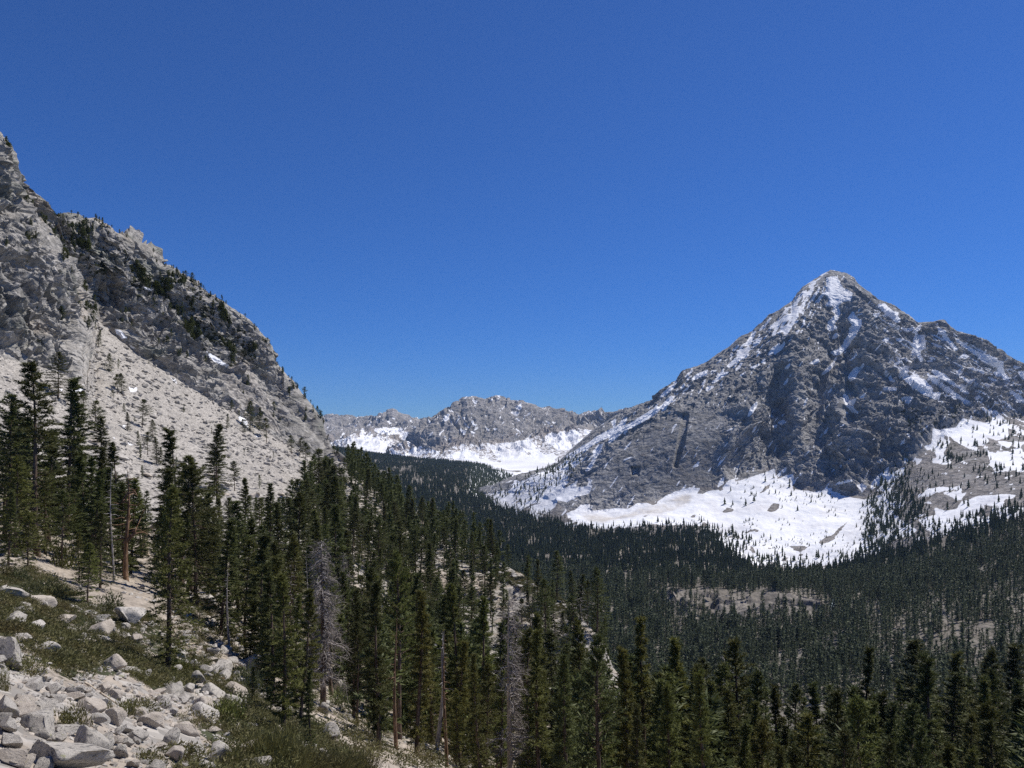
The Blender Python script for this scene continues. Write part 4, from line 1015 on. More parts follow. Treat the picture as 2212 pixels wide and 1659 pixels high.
def hi_mesh(k, tone):
    if (k, tone) not in hi_me:
        sh, (v, f, t), (tv, tf), H_ = HI[k]
        hi_me[(k, tone)] = mesh_np("conifer_crown", v, f, False, {"tint": t}, [TONES[tone]])
    if ("t", k) not in hi_me:
        sh, c, (tv, tf), H_ = HI[k]
        hi_me[("t", k)] = mesh_np("conifer_trunk", tv, tf, True, None, [M_BARK])
    return hi_me[(k, tone)], hi_me[("t", k)], HI[k][3]

# ---- every conifer of the hillside: (foot, height, template, tone)
trees = []
def style(names):
    ks = [k for k in range(len(HI)) if HI[k][0] in names]
    return rnd.choice(ks)
def tree_b(u, vb, vt, names=("ragged", "spire", "broad"), tone="dark green", wide=1.0):
    p = H.hit(u, vb)
    trees.append([p, (vb - vt) / FPX * p[1], style(names), tone, wide, "set"])
def tree_y(u, Y, vt, names=("spire", "slim"), tone="dark green", wide=1.0):
    p = H.at(u, Y)
    trees.append([p, p[1] * (V0 - vt) / FPX - p[2], style(names), tone, wide, "set"])

for a in [(85, 78, 782, ("broad",), "dark green", 0.95), (8, 84, 850, ("broad",)), (38, 72, 985, ("broad",), "olive green"), (150, 105, 815), (166, 120, 848), (228, 140, 898), (255, 112, 955), (214, 98, 965), (110, 92, 930),
          (390, 96, 923, ("spire",), "dark green", 1.0), (420, 78, 1005, ("broad",)), (444, 82, 1065), (410, 90, 985, ("ragged",), "olive green"), (372, 76, 1010, ("spire",)), (515, 88, 1080), (468, 190, 916), (526, 150, 1033), (580, 132, 1043),
          (601, 120, 1085), (650, 116, 1063, ("broad",)), (548, 96, 1120), (240, 90, 1010), (270, 84, 1040), (182, 88, 985), (60, 66, 1110, ("broad",), "olive green"), (20, 64, 1060), (135, 74, 1060, ("ragged",)), (560, 66, 1150, ("slim",)), (590, 60, 1200, ("slim",), "olive green"), (480, 70, 1120, ("spire",)), (530, 72, 1165, ("broad",), "olive green"), (690, 120, 1120), (670, 84, 1170), (720, 135, 1090),
          (1385, 84, 1328, ("spire",), "yellow-green"), (1462, 90, 1375, ("slim",), "yellow-green"), (1600, 92, 1378, ("broad",), "olive green", 0.9), (1545, 105, 1450, ("slim",), "olive green"), (1680, 100, 1480, ("slim",), "olive green"), (1770, 95, 1475, ("slim",), "dark green"), (1870, 100, 1392, ("spire",), "dark green"),
          (1990, 110, 1385, ("broad",), "dark green"), (2050, 120, 1405, ("spire",), "olive green"), (2130, 115, 1400, ("broad",), "dark green"), (2190, 120, 1392, ("spire",), "dark green"), (1250, 88, 1335, ("broad",), "olive green", 0.85), (1160, 95, 1325, ("slim",), "olive green"), (1300, 75, 1430, ("slim",), "olive green"),
          (1030, 80, 1290, ("slim",), "olive green"), (990, 85, 1262, ("slim",), "olive green"), (862, 72, 1190, ("ragged",), "olive green", 0.75), (765, 75, 1300, ("slim",), "dark green", 0.8), (905, 100, 1235, ("spire",)), (800, 92, 1225, ("ragged",)), (640, 58, 1285, ("spire",), "olive green"), (1345, 78, 1450, ("slim",)), (1430, 80, 1455, ("broad",), "olive green"), (1510, 76, 1480, ("slim",), "yellow-green"), (1640, 74, 1510, ("spire",), "olive green"),
          (1740, 78, 1530, ("broad",), "yellow-green"), (1840, 80, 1530, ("slim",), "olive green"), (1930, 84, 1500, ("slim",), "dark green"), (2020, 86, 1520, ("spire",), "olive green"), (2100, 82, 1540, ("broad",), "olive green"), (2180, 86, 1500, ("slim",), "dark green"), (990, 62, 1490, ("broad",), "yellow-green"), (1085, 66, 1450, ("slim",), "olive green"), (1210, 66, 1420, ("slim",), "olive green")]:
    tree_y(*a)
for a in [(124, 860, 760, ("broad",)), (181, 893, 843), (205, 935, 865, ("ragged",)), (213, 750, 712, ("spire",)), (235, 803, 763), (253, 850, 808), (262, 850, 806), (308, 924, 863), (276, 931, 890), (298, 963, 930), (318, 983, 933, ("ragged",)), (338, 1003, 943), (346, 1004, 965), (330, 946, 906), (268, 890, 870), (245, 862, 842),
          (461, 1060, 966, ("broad",)), (506, 1060, 996, ("ragged",)), (540, 930, 866, ("broad",)), (560, 930, 880), (575, 955, 903), (603, 951, 906), (592, 945, 912), (490, 926, 893), (470, 865, 836), (500, 890, 863), (525, 935, 905), (630, 980, 940, ("ragged",)), (648, 985, 945), (660, 1006, 956), (690, 1066, 970), (713, 1093, 990), (735, 1100, 1010),
          (359, 1451, 1050, ("broad",), "olive green", 1.15), (190, 1302, 1172, ("broad",), "olive green", 1.4), (215, 1270, 1105, ("broad",), "dark green", 1.1), (461, 1313, 1095, ("broad",), "olive green"), (492, 1372, 1243, ("spire",), "olive green", 1.2), (610, 1590, 1240, ("slim",), "olive green", 1.2), (652, 1585, 1275, ("slim",), "olive green", 1.2), (590, 1545, 1215, ("slim",), "dark green", 1.1),
          (420, 1462, 1400, ("broad",), "olive green"), (540, 1440, 1300, ("spire",), "olive green"), (455, 1300, 1130, ("ragged",)), (95, 1195, 1010, ("broad",), "olive green"), (170, 1255, 1150, ("broad",), "olive green"), (565, 1500, 1350, ("slim",), "olive green"), (670, 1640, 1450, ("slim",), "dark green"), (545, 1530, 1440, ("broad",), "olive green")]:
    tree_b(*a)
# seedlings dotted over the scree
pts, _, _ = H.scatter(400, (sstep(150, 220, H.P[..., 1]) * (H.t < 12) * (H.u > 205) * (H.u < 700)).astype(float))
for p in pts[:26]:
    trees.append([p, 1.6 + 3.0 * rnd.random() ** 2, style(("spire", "ragged")), "dark green", 1.1, "seedling"])

ENV = np.array([(-300, 800), (0, 855), (100, 905), (180, 960), (250, 1000), (330, 1070), (450, 1110), (540, 1130), (640, 1150), (700, 1180), (800, 1240), (900, 1262), (1050, 1300), (1160, 1335), (1250, 1345), (1330, 1395), (1400, 1400), (1600, 1440), (1750, 1478), (1850, 1440), (1900, 1420), (2050, 1415), (2212, 1405), (2700, 1400)])
def well_spaced(pts, dmin, taken):
    out = []
    grid = {}
    for q in taken:
        grid.setdefault((int(q[0] // 4), int(q[1] // 4)), []).append(q)
    for p in pts:
        k = (int(p[0] // 4), int(p[1] // 4))
        if all((p[0] - q[0]) ** 2 + (p[1] - q[1]) ** 2 > dmin ** 2 for i in (-1, 0, 1) for j in (-1, 0, 1) for q in grid.get((k[0] + i, k[1] + j), ())):
            out.append(p); grid.setdefault(k, []).append(p)
    return out
Yh = H.P[..., 1]
taken = [t[0] for t in trees]
densA = (sstep(560, 640, H.u + (Yh - 60) * 1.9) * sstep(48, 56, Yh) * (1 - sstep(165, 215, Yh)) * (1 - 0.8 * sstep(900, 1050, H.u) * sstep(125, 160, Yh)) * (H.u < 2450) * (H.t < 12)).astype(float)
A_pts = well_spaced(H.scatter(2050, densA * (0.60 + 0.65 * sstep(1050, 1300, H.u)))[0], 2.9, taken)
for p in A_pts:
    uu, vb = proj(p)
    env = np.interp(uu, ENV[:, 0], ENV[:, 1]) + max(0, R.normal(55, 55)) if p[1] < 150 else (1075 if uu < 700 else 0)
    h = float(np.clip(R.normal(16.5 if p[1] < 85 else 13.0, 4.6), 5, 26))
    hmax = (vb - env) / FPX * p[1]
    if hmax < 5 or (p[1] < 80 and any(abs(uu - s_) < w_ for s_, w_ in ((698, 44), (1103, 42), (943, 26), (856, 20)))):
        continue
    h = min(h, hmax) if p[1] < 150 else min(h * 0.72, hmax if env else 99)
    tone = rnd.choices(["dark green", "olive green", "yellow-green"], (5, 5, 1.2) if p[1] < 105 else (7, 3, .3))[0]
    trees.append([p, h, style(("slim", "spire", "spire", "ragged", "broad") if p[1] < 100 else ("ragged", "broad", "ragged", "spire")), tone, 1.0, "wood"])
taken = [t[0] for t in trees]
nB = fbm(H.P / 38.0, 3, 401)
densB = (sstep(600, 680, H.u) * sstep(190, 215, Yh) * (H.t < 12.4) * np.clip(0.75 + nB * 1.3, 0.08, 1.4) * (1 - 0.85 * sstep(0.3, 0.6, outc))).astype(float)
densB *= sstep(-10, 20, proj(H.P)[1] - np.interp(H.u, [560, 640, 700, 760, 800], [1140, 1085, 1050, 1010, 900]))
densB *= 1 - 0.75 * sstep(-8, 8, mask_of(H.u, proj(H.P)[1], [[(880, 1125), (960, 1190), (1000, 1215), (960, 1225), (900, 1170)], [(1080, 1225), (1190, 1275), (1250, 1320), (1220, 1340), (1100, 1270)]]))
for p in well_spaced(H.scatter(560, densB)[0], 3.2, taken):
    trees.append([p, float(np.clip(R.normal(12.0, 3.2), 5, 19)), style(("spire", "ragged", "ragged", "broad")), "dark green", 1.15, "spur"])
densL = ((H.u < 580) * sstep(64, 70, Yh) * (1 - sstep(110, 150, Yh)) * (1 - sstep(120, 320, H.u) * 0.35) * (H.t < 12)).astype(float)
taken = [t[0] for t in trees]
for p in well_spaced(H.scatter(300, densL)[0], 3.4, taken):
    uu, vb = proj(p)
    hm = (vb - np.interp(uu, ENV[:, 0], ENV[:, 1]) - 40 * rnd.random()) / FPX * p[1]
    if hm < 2.5 or (225 < uu < 350 and p[1] < 82):
        continue
    trees.append([p, min(float(np.clip(R.normal(11.5, 3.0), 4, 17)), hm), style(("broad", "ragged", "spire")), rnd.choice(["dark green", "dark green", "olive green"]), 1.05, "left"])

# which of them show largest: walk outwards and see how much of each stands clear of those in front
cover = np.full(2800, 1659.0)
trees.sort(key=lambda t: t[0][1])
for t in trees:
    p, h = t[0], t[1]
    uu, vb = proj(p)
    vt = vb - h / p[1] * FPX
    w = max(1.5, h * 0.07 / p[1] * FPX)
    a, b = int(np.clip(uu - w + 300, 0, 2799)), int(np.clip(uu + w + 301, 1, 2800))
    vis = max(0.0, float(np.minimum(cover[a:b], vb).mean()) - vt) if -20 < uu < 2232 else 0
    t.append(vis * (w ** 0.5))
    cover[a:b] = np.minimum(cover[a:b], vt + (min(vb, 1659) - vt) * 0.25)
rank = sorted(trees, key=lambda t: -t[6] - (1000 if t[5] == "set" else 0))
single, rest = rank[:285], rank[285:]

ORD = ["", "first", "second", "third", "fourth", "fifth", "sixth", "seventh", "eighth", "ninth", "tenth", "eleventh", "twelfth", "thirteenth", "fourteenth", "fifteenth", "sixteenth", "seventeenth", "eighteenth", "nineteenth", "twentieth"]
def ordinal(i, n):
    if n == 1:
        return ""
    if i == 0:
        return "leftmost"
    if i == n - 1:
        return "rightmost"
    return ORD[i + 1] + " from left" if i + 1 < len(ORD) else "%dth from left" % (i + 1)
SHW = {"spire": "conical", "slim": "slender", "broad": "broad", "ragged": "ragged"}
def zone(u, v, Y):
    if u < 205 and Y > 175: return "high on the scree under the left cliff"
    if u < 360 and Y > 150: return "on upper scree left of centre"
    if u < 560 and Y > 150: return "on the middle of the pale scree"
    if u < 770 and Y > 300: return "at the right foot of the left cliff"
    if u < 130: return "at the far left edge"
    if u < 290: return "left of the bare orange snag"
    if u < 420 and Y < 55: return "among the boulders left of centre"
    if u < 420: return "just right of the bare orange snag"
    if u < 560: return "between orange snag and grey dead tree"
    if u < 690 and Y < 130: return "left of the tall grey dead tree"
    if Y > 210 and u < 900: return "on the upper wooded spur"
    if Y > 180: return "along the lower spur crest"
    if u < 800: return "right of the tall grey dead tree"
    if u < 900: return "beside the tall orange trunked pine"
    if u < 1010: return "around the split pale snag"
    if u < 1105: return "left of the bare silver dead tree"
    if u < 1230: return "right of the bare silver dead tree"
    if u < 1350: return "below the valley's bright bend"
    if u < 1500: return "in the front wood under cliff slabs"
    if u < 1640: return "in the front wood under mountain centre"
    if u < 1760: return "in the front wood under the snow apron"
    if u < 1880: return "in the front wood under the summit"
    if u < 2010: return "in the front wood right of the summit"
    if u < 2110: return "near the right end of front wood"
    return "at the right edge of the picture"
groups = {}
for t in single:
    uu, vb = proj(t[0]); vt = vb - t[1] / t[0][1] * FPX
    px = vb - vt
    size = "tall" if t[1] > 15 else "mid-height" if t[1] > 8 else "small"
    key = (size, SHW[HI[t[2]][0]], t[3], zone(uu, vb, t[0][1]))
    groups.setdefault(key, []).append((uu, t))
for key, lst in groups.items():
    lst.sort(key=lambda a: a[0])
    for i, (uu, t) in enumerate(lst):
        p, h, k, tone, wide = t[:5]
        o_ = ordinal(i, len(lst))
        lab = f"{key[0]} {key[1]} {key[2]} conifer {key[3]}" + (", " + o_ if o_ else "")
        cm, tm, H_ = hi_mesh(k, tone)
        s = h / H_
        root = bpy.data.objects.new("conifer", None)
        root.empty_display_size = 0.5
        root.location = p
        root.rotation_euler = (rnd.gauss(0, 0.022), rnd.gauss(0, 0.022), rnd.random() * 6.283)
        sw = s * wide * (1.12 + 0.30 * rnd.random()) * (1.9 if uu < 760 and p[1] > 170 else 1.45 if uu < 600 and p[1] > 50 else 1.25 if p[1] > 105 else 1.0)
        root.scale = (sw, sw, s)
        scene.collection.objects.link(root)
        root["label"] = lab; root["category"] = "conifer"; root["group"] = "conifers growing on the near hillside"
        link("trunk", tm, root).scale = (1.08 * s / sw, 1.08 * s / sw, 1); link("crown", cm, root)

# ---- the rest of the woods, hundreds near and thousands far, as one mass
def stamp(templates, P, Hs, wide, tint_shift=None):
    """copies of low templates, joined"""
    V_, F_, T_ = [], [], []
    o = 0
    n = len(P)
    which = R.integers(0, len(templates), n)
    for k, (v, f, t, H0) in enumerate(templates):
        idx = np.where(which == k)[0]
        if not len(idx):
            continue
        a = R.random(len(idx)) * 6.283
        s = (Hs[idx] / H0)[:, None]
        sw = s * (wide[idx] if np.ndim(wide) else wide)[:, None] if np.ndim(wide) else s * wide
        x = v[None, :, 0] * np.cos(a)[:, None] - v[None, :, 1] * np.sin(a)[:, None]
        y = v[None, :, 0] * np.sin(a)[:, None] + v[None, :, 1] * np.cos(a)[:, None]
        q = np.stack([x * sw, y * sw, v[None, :, 2] * s], -1) + P[idx][:, None]
        V_.append(q.reshape(-1, 3))
        F_.append((f[None] + (np.arange(len(idx)) * len(v))[:, None, None]).reshape(-1, 3) + o)
        o += len(idx) * len(v)
        tt = np.clip(t[None] * 0.45 + R.random((len(idx), 1)) ** 1.3 * 0.55, 0, 1)
        T_.append(tt.ravel())
    return np.concatenate(V_), np.concatenate(F_), np.concatenate(T_)
def flat(c):
    (v, f, t), (tv, tf), H0 = c
    tf3 = np.concatenate([tf[:, [0, 1, 2]], tf[:, [0, 2, 3]]])
    return np.concatenate([v, tv]), np.concatenate([f, tf3 + len(v)]), np.concatenate([t, np.zeros(len(tv))]), H0
mid_f = [flat(c) for c in MIDT]; low_f = [flat(c) for c in LOWT]
far_f = [(v, f, t, 1.0) for v, f, t in FART]
pieces = []
pieces.append((stamp(mid_f, np.array([t[0] for t in rest]), np.array([t[1] for t in rest]), 1.5), 0))
# stunted pines on the cliff ledges
nC = fbm(C.P / 14.0, 3, 411)
dC = (sstep(0.12, 0.35, nC) * sstep(0.2, 0.5, C.t) * (C.t < 3.05) * (0.12 + sstep(-12, 20, vz) * 1.0)).astype(float)
cp, ci, cj = C.scatter(950, dC)
pieces.append((stamp(mid_f, cp, np.clip(R.normal(3.0, 1.2, len(cp)), 1.2, 6), 2.7), 0))
dC2 = ((C.t > 2.8) * (C.t < 3.0) * (C.u > 100) * (C.u < 700)).astype(float)
cp = C.scatter(110, dC2)[0]
pieces.append((stamp(mid_f, cp, np.clip(R.normal(1.9, 0.8, len(cp)), 0.7, 3.6), 3.0), 0))
# valley forest
uV, vV = proj(V.P)
YV = V.P[..., 1]
dV = (sstep(430, 520, YV) * (vV < 1530)).astype(float)
dV *= np.where(oc > 0.3, 0.22, 1.0)
rocky = fbm(V.P / 70.0, 3, 421)
dV *= np.clip(1.0 - 0.65 * sstep(0.14, 0.42, rocky), 0.2, 1)
thin = mask_of(uV, vV, [[(1850, 1330), (2250, 1230), (2400, 1400), (1900, 1480)], [(1380, 1255), (1800, 1280), (1800, 1350), (1450, 1360)], [(1540, 1150), (1610, 1160), (1700, 1210), (1760, 1225), (1650, 1240), (1560, 1200)]])
dV *= 1 - 0.5 * sstep(-10, 20, thin)
streak = np.abs(np.sin((uV * 0.42 + vV) / 19.0 + fbm(V.P / 300.0, 2, 423) * 2.2))
dV *= np.where((YV > 1500) & (uV < 960), sstep(0.05, 0.5, streak) * 0.9 + 0.1, 1)
dV *= np.where((uV > 985) & (YV > 2350), sstep(30, -10, vV - 1062) * 0.0 + sstep(1000, 1100, vV + (1120 - uV) * 0.75) * 0.9 + 0.05, 1)
FLINE = np.array([(560, 900), (960, 985), (1010, 1070), (1100, 1106), (1200, 1136), (1250, 1152), (1330, 1162), (1400, 1144), (1480, 1136), (1530, 1144), (1560, 1180), (1600, 1215), (1650, 1240), (1720, 1250), (1800, 1240), (1850, 1220), (1900, 1205), (2000, 1180), (2100, 1150), (2212, 1124), (2500, 1060), (2800, 1010)])
dV *= np.where(YV > 2350, sstep(-4, 6, vV - np.interp(uV, [560, 1000, 1110, 1160], [900, 985, 1031, 1080])), sstep(-22, 14, vV - np.interp(uV, FLINE[:, 0], FLINE[:, 1])))
dV *= np.clip(0.55 + 1.7 * fbm(V.P / 26.0, 2, 424), 0.12, 1.3)
near = dV * (YV < 1150)
nearp = V.scatter(19000, near)[0]
pieces.append((stamp(low_f, nearp, np.clip(R.normal(15.5, 5.5, len(nearp)), 5, 29), 1.3), 1))
midp = V.scatter(15000, dV * (YV >= 1150) * (YV < 2400))[0]
pieces.append((stamp(far_f, midp, np.clip(R.normal(15.5, 5.5, len(midp)), 5, 28), 1.0), 1))
farp = V.scatter(14000, dV * (YV >= 2400) * (YV < 4900))[0]
pieces.append((stamp(far_f, farp, np.clip(R.normal(16.5, 4, len(farp)), 6, 25), 1.15), 1))
# scattered trees on the mountain's foot and shoulder
uM, vM = proj(M.P)
dots_m = fbm(M.P / 90.0, 3, 431)
dM = 0.035 * (M.t > 1.0) * (M.t < 2.0) * (uM > 1560)
dM = dM + 0.5 * sstep(-10, 16, mask_of(uM, vM, tr(Z5, [[(430, 1000), (560, 800), (820, 560), (840, 700), (820, 880), (900, 1100), (740, 1300), (480, 1400), (420, 1200)], [(1100, 400), (1290, 600), (1130, 600)], [(780, 830), (1000, 900), (1020, 1080), (830, 1200)]])))
dM = dM + 0.35 * sstep(-10, 20, mask_of(uM, vM, tr(Z4, [[(380, 1080), (900, 1230), (1080, 1200), (1250, 1430), (1100, 1500), (850, 1400), (500, 1300), (400, 1200)], [(1040, 950), (1180, 980), (1150, 1080), (1040, 1060)]])))
dM = dM + 0.20 * sstep(-10, 20, mask_of(uM, vM, tr(Z3, [[(120, 960), (600, 730), (1000, 560), (1200, 460), (1160, 600), (1020, 760), (880, 880), (660, 1010), (1000, 1030), (1180, 1160), (1240, 1200), (900, 1250), (500, 1150), (200, 1060)]])))
dM = dM + 0.16 * sstep(-10, 30, vgp) * sstep(0.0, 0.3, dots_m) * (uM > 1900)
dM = dM + 0.22 * (M.t > 0.9) * (M.t < 1.2) * (uM > 1250)
dM = dM * (1 - 0.85 * sstep(0, 10, mask_of(uM, vM, [[(1560, 1060), (1850, 1085), (1900, 1100), (1800, 1200), (1640, 1210)]])))
mp = M.scatter(3000, dM)[0]
pieces.append((stamp(far_f, mp, np.clip(R.normal(11.5, 4.0, len(mp)), 3, 22), 1.25), 1))
dS = ((M.t > 1.05) * (M.t < 1.95) * (uM > 1600) * (uM < 2000)).astype(float) * sstep(0.0, 0.3, fbm(M.P / 120.0, 2, 433) + 0.12)
sp_ = M.scatter(420, dS)[0]
pieces.append((stamp(far_f, sp_, np.clip(R.normal(4.5, 2.0, len(sp_)), 1.5, 9), 1.6), 1))
vv_, ff_, tt_, mi_ = [], [], [], []
o = 0
for (v_, f_, t_), m_ in pieces:
    vv_.append(v_); ff_.append(f_ + o); tt_.append(t_); mi_.append(np.full(len(f_), m_)); o += len(v_)
link("forest", mesh_np("forest", np.concatenate(vv_), np.concatenate(ff_), False, {"tint": np.concatenate(tt_)}, [M_DARK, M_FOREST], np.concatenate(mi_)),
     kind="stuff", label="dark conifer forest filling the valley and thinning up the mountain sides", category="forest")
# ------------------------------------------------------------------ rocks
def ico(sub):
    import bmesh
    bm = bmesh.new()
    bmesh.ops.create_icosphere(bm, subdivisions=sub, radius=1.0)
    v = np.array([x.co[:] for x in bm.verts]); f = np.array([[x.index for x in q.verts] for q in bm.faces])
    bm.free()
    return v, f
ICO = {k: ico(k) for k in (1, 2, 4)}
def rock(seed, sub, cuts, rough=0.05, dmin=0.42):
    rng = np.random.default_rng(seed)
    v, f = ICO[sub]
    v = v.copy() * 1.15
    for k in range(cuts):
        n = unit(rng.normal(size=3)); d = dmin + (0.9 - dmin) * rng.random()
        s = v @ n
        v = v - np.maximum(s - d, 0)[:, None] * n
    if sub > 1:
        v = v * (1 + rough * fbm(v * 2.2 + seed, 4, seed)[:, None])
        v = v * (1 + 0.35 * rough * fbm(v * 9.0 + seed, 2, seed + 3)[:, None])
    mn, mx = v.min(0), v.max(0)
    v = (v - (mn + mx) / 2) / ((mx - mn) / 2)            # fits a cube of side 2
    return v.astype(np.float32), f
ROCKS = {}
for kind, n, cuts, rough, dm in (("blocky", 6, 14, 0.05, 0.34), ("rounded", 5, 9, 0.10, 0.56), ("slab", 5, 14, 0.05, 0.30)):
    for k in range(n):
        ROCKS[(kind, k)] = rock(500 + 31 * k + len(kind), 4, cuts, rough, dm)
rock_me = {}
def rock_mesh(kind, k, m):
    key = (kind, k, m.name)
    if key not in rock_me:
        v, f = ROCKS[(kind, k)]
        rock_me[key] = mesh_np("boulder", v, f, True, None, [m])
    return rock_me[key]
NK = {"blocky": 6, "rounded": 5, "slab": 5}
RM = {"pale": M_BOULD_PALE, "lichen-grey": M_BOULD_LICH, "buff": M_BOULD_PINK}
boulders = []
def boulder(p, w, h, kind, tone, tilt=None, depth=None, hand=False):
    boulders.append([np.array(p), w, h, depth or w * (0.7 + 0.4 * rnd.random()), kind, tone, tilt, hand])
K1 = .3716
def bb(cx, cy, w, h, kind="blocky", tone="pale", tilt=None):
    """a boulder seen at a spot of the lower-left talus, with its breadth and height there"""
    u_, vb = cx * K1, 1042 + (cy + h * 0.45) * K1
    p = H.hit(u_, vb)
    s = p[1] / FPX * K1
    boulder(p, w * s, h * s * 1.08, kind, tone, tilt, None, True)
for a in [(1190, 1330, 175, 115, "rounded", "pale", 14), (990, 1475, 105, 100, "rounded", "lichen-grey"), (1270, 1560, 150, 150, "blocky", "lichen-grey"), (1090, 1430, 155, 70, "slab", "buff", 16), (700, 1560, 105, 100, "blocky", "lichen-grey"), (840, 1120, 60, 95, "slab", "pale", 50), (510, 1500, 220, 230, "rounded", "lichen-grey"),
          (360, 1590, 480, 190, "slab", "lichen-grey", 10), (235, 1400, 260, 140, "slab", "lichen-grey", 8), (60, 980, 130, 220, "blocky", "lichen-grey"), (50, 640, 150, 100, "slab", "lichen-grey", 8), (1240, 1210, 145, 95, "rounded", "lichen-grey"), (1150, 1130, 95, 90, "blocky", "lichen-grey"), (1190, 1085, 95, 65, "rounded", "lichen-grey"),
          (1300, 1115, 90, 70, "rounded", "pale"), (1370, 1215, 160, 95, "slab", "buff", 30), (1372, 1115, 55, 60, "rounded", "pale"), (1075, 905, 58, 58, "rounded", "lichen-grey"), (610, 912, 120, 45, "slab", "pale", 8), (470, 905, 62, 75, "slab", "pale", 50), (195, 835, 110, 85, "blocky", "pale"), (750, 760, 150, 120, "blocky", "pale", 25), (1195, 690, 120, 95, "blocky", "pale", 20),
          (1225, 980, 90, 55, "slab", "pale"), (1430, 1540, 150, 60, "slab", "buff", -14), (1480, 1630, 150, 100, "blocky", "lichen-grey", 15), (1790, 1545, 115, 90, "blocky", "pale"), (1920, 1440, 115, 110, "rounded", "lichen-grey", 25), (1210, 1650, 75, 55, "blocky", "pale"), (150, 730, 130, 70, "slab", "lichen-grey", 25), (270, 720, 55, 65, "blocky", "pale"),
          (950, 1280, 95, 65, "rounded", "pale"), (880, 1310, 85, 65, "blocky", "pale"), (660, 1350, 125, 120, "blocky", "buff", 30), (530, 1295, 170, 100, "slab", "buff", 8), (440, 1240, 110, 60, "slab", "buff"), (400, 870, 95, 55, "blocky", "pale"), (480, 990, 85, 42, "slab", "pale", 8), (560, 1000, 75, 42, "slab", "pale"), (270, 910, 65, 45, "blocky", "pale"),
          (375, 790, 110, 75, "blocky", "buff"), (350, 920, 65, 45, "slab", "pale"), (70, 1500, 130, 90, "slab", "pale", 15), (80, 1590, 180, 110, "blocky", "buff"), (150, 1290, 150, 80, "slab", "buff", 20), (20, 1300, 150, 160, "slab", "pale", 40), (330, 1250, 100, 60, "blocky", "pale"), (560, 1370, 120, 80, "blocky", "pale"), (760, 1440, 110, 70, "slab", "pale", 20), (690, 1440, 80, 60, "blocky", "pale"),
          (800, 1470, 120, 70, "slab", "lichen-grey"), (600, 1190, 90, 70, "blocky", "buff", 10), (670, 1230, 80, 60, "blocky", "buff"), (1000, 1330, 70, 50, "blocky", "pale"), (1060, 1260, 75, 60, "blocky", "pale"), (830, 1325, 70, 50, "slab", "pale"), (930, 1395, 90, 45, "slab", "buff", 15), (1250, 1440, 80, 45, "slab", "buff"), (1370, 1420, 70, 50, "rounded", "pale"),
          (1130, 1600, 110, 55, "slab", "pale"), (1060, 1650, 95, 50, "slab", "lichen-grey"), (940, 1530, 90, 45, "slab", "buff"), (1000, 960, 60, 45, "blocky", "pale"), (1300, 970, 60, 50, "rounded", "pale"), (1390, 970, 65, 50, "rounded", "pale"), (1350, 1030, 70, 45, "blocky", "pale"), (1400, 1060, 60, 40, "blocky", "pale"), (1210, 1030, 120, 35, "slab", "buff", -6),
          (120, 1620, 140, 80, "blocky", "buff"), (30, 1400, 110, 110, "slab", "pale", 55), (240, 1640, 130, 70, "blocky", "pale"), (330, 1480, 110, 60, "slab", "pale"), (420, 1420, 80, 55, "blocky", "pale"), (1960, 1190, 60, 110, "blocky", "lichen-grey", 20), (1880, 1310, 70, 80, "blocky", "lichen-grey"), (1620, 1330, 90, 80, "blocky", "lichen-grey"), (1000, 1150, 60, 40, "slab", "lichen-grey"), (790, 900, 80, 50, "slab", "buff")]:
    bb(*a)
uH, vH = proj(H.P)
tal_s = mask_of(uH, vH, [[(-30, 1372), (40, 1400), (70, 1445), (150, 1480), (205, 1440), (262, 1445), (300, 1500), (430, 1490), (470, 1530), (400, 1570), (330, 1560), (330, 1620), (440, 1659), (520, 1720), (-30, 1720)],
                         [(405, 1450), (470, 1440), (550, 1490), (520, 1530), (430, 1520)]])
sparse_s = mask_of(uH, vH, [[(-30, 1250), (150, 1300), (330, 1330), (540, 1380), (600, 1520), (720, 1620), (740, 1720), (-30, 1720)]])
front = (H.t < 12) * (H.P[..., 1] < 75) * (H.P[..., 1] > 9)
dR_ = (sstep(-4, 6, tal_s) * 1.0 + sstep(-10, 20, sparse_s) * 0.26) * front / (H.P[..., 1] ** 1.35)
cand = H.scatter(900, dR_)[0]
kept = [(b[0], b[1]) for b in boulders]
for p in cand:
    px = 13 + 50 * rnd.random() ** 2.3
    w = px / FPX * p[1]
    if all((p[0] - q[0]) ** 2 + (p[1] - q[1]) ** 2 > (0.36 * (w + r)) ** 2 for q, r in kept):
        kept.append((p, w))
        kind = rnd.choice(["blocky", "blocky", "blocky", "slab", "slab", "rounded"])
        boulder(p, w, w * {"blocky": 0.75, "slab": 0.42, "rounded": 0.7}[kind], kind, rnd.choices(["pale", "buff", "lichen-grey"], (5, 3, 3))[0])
    if len(boulders) >= 268:
        break
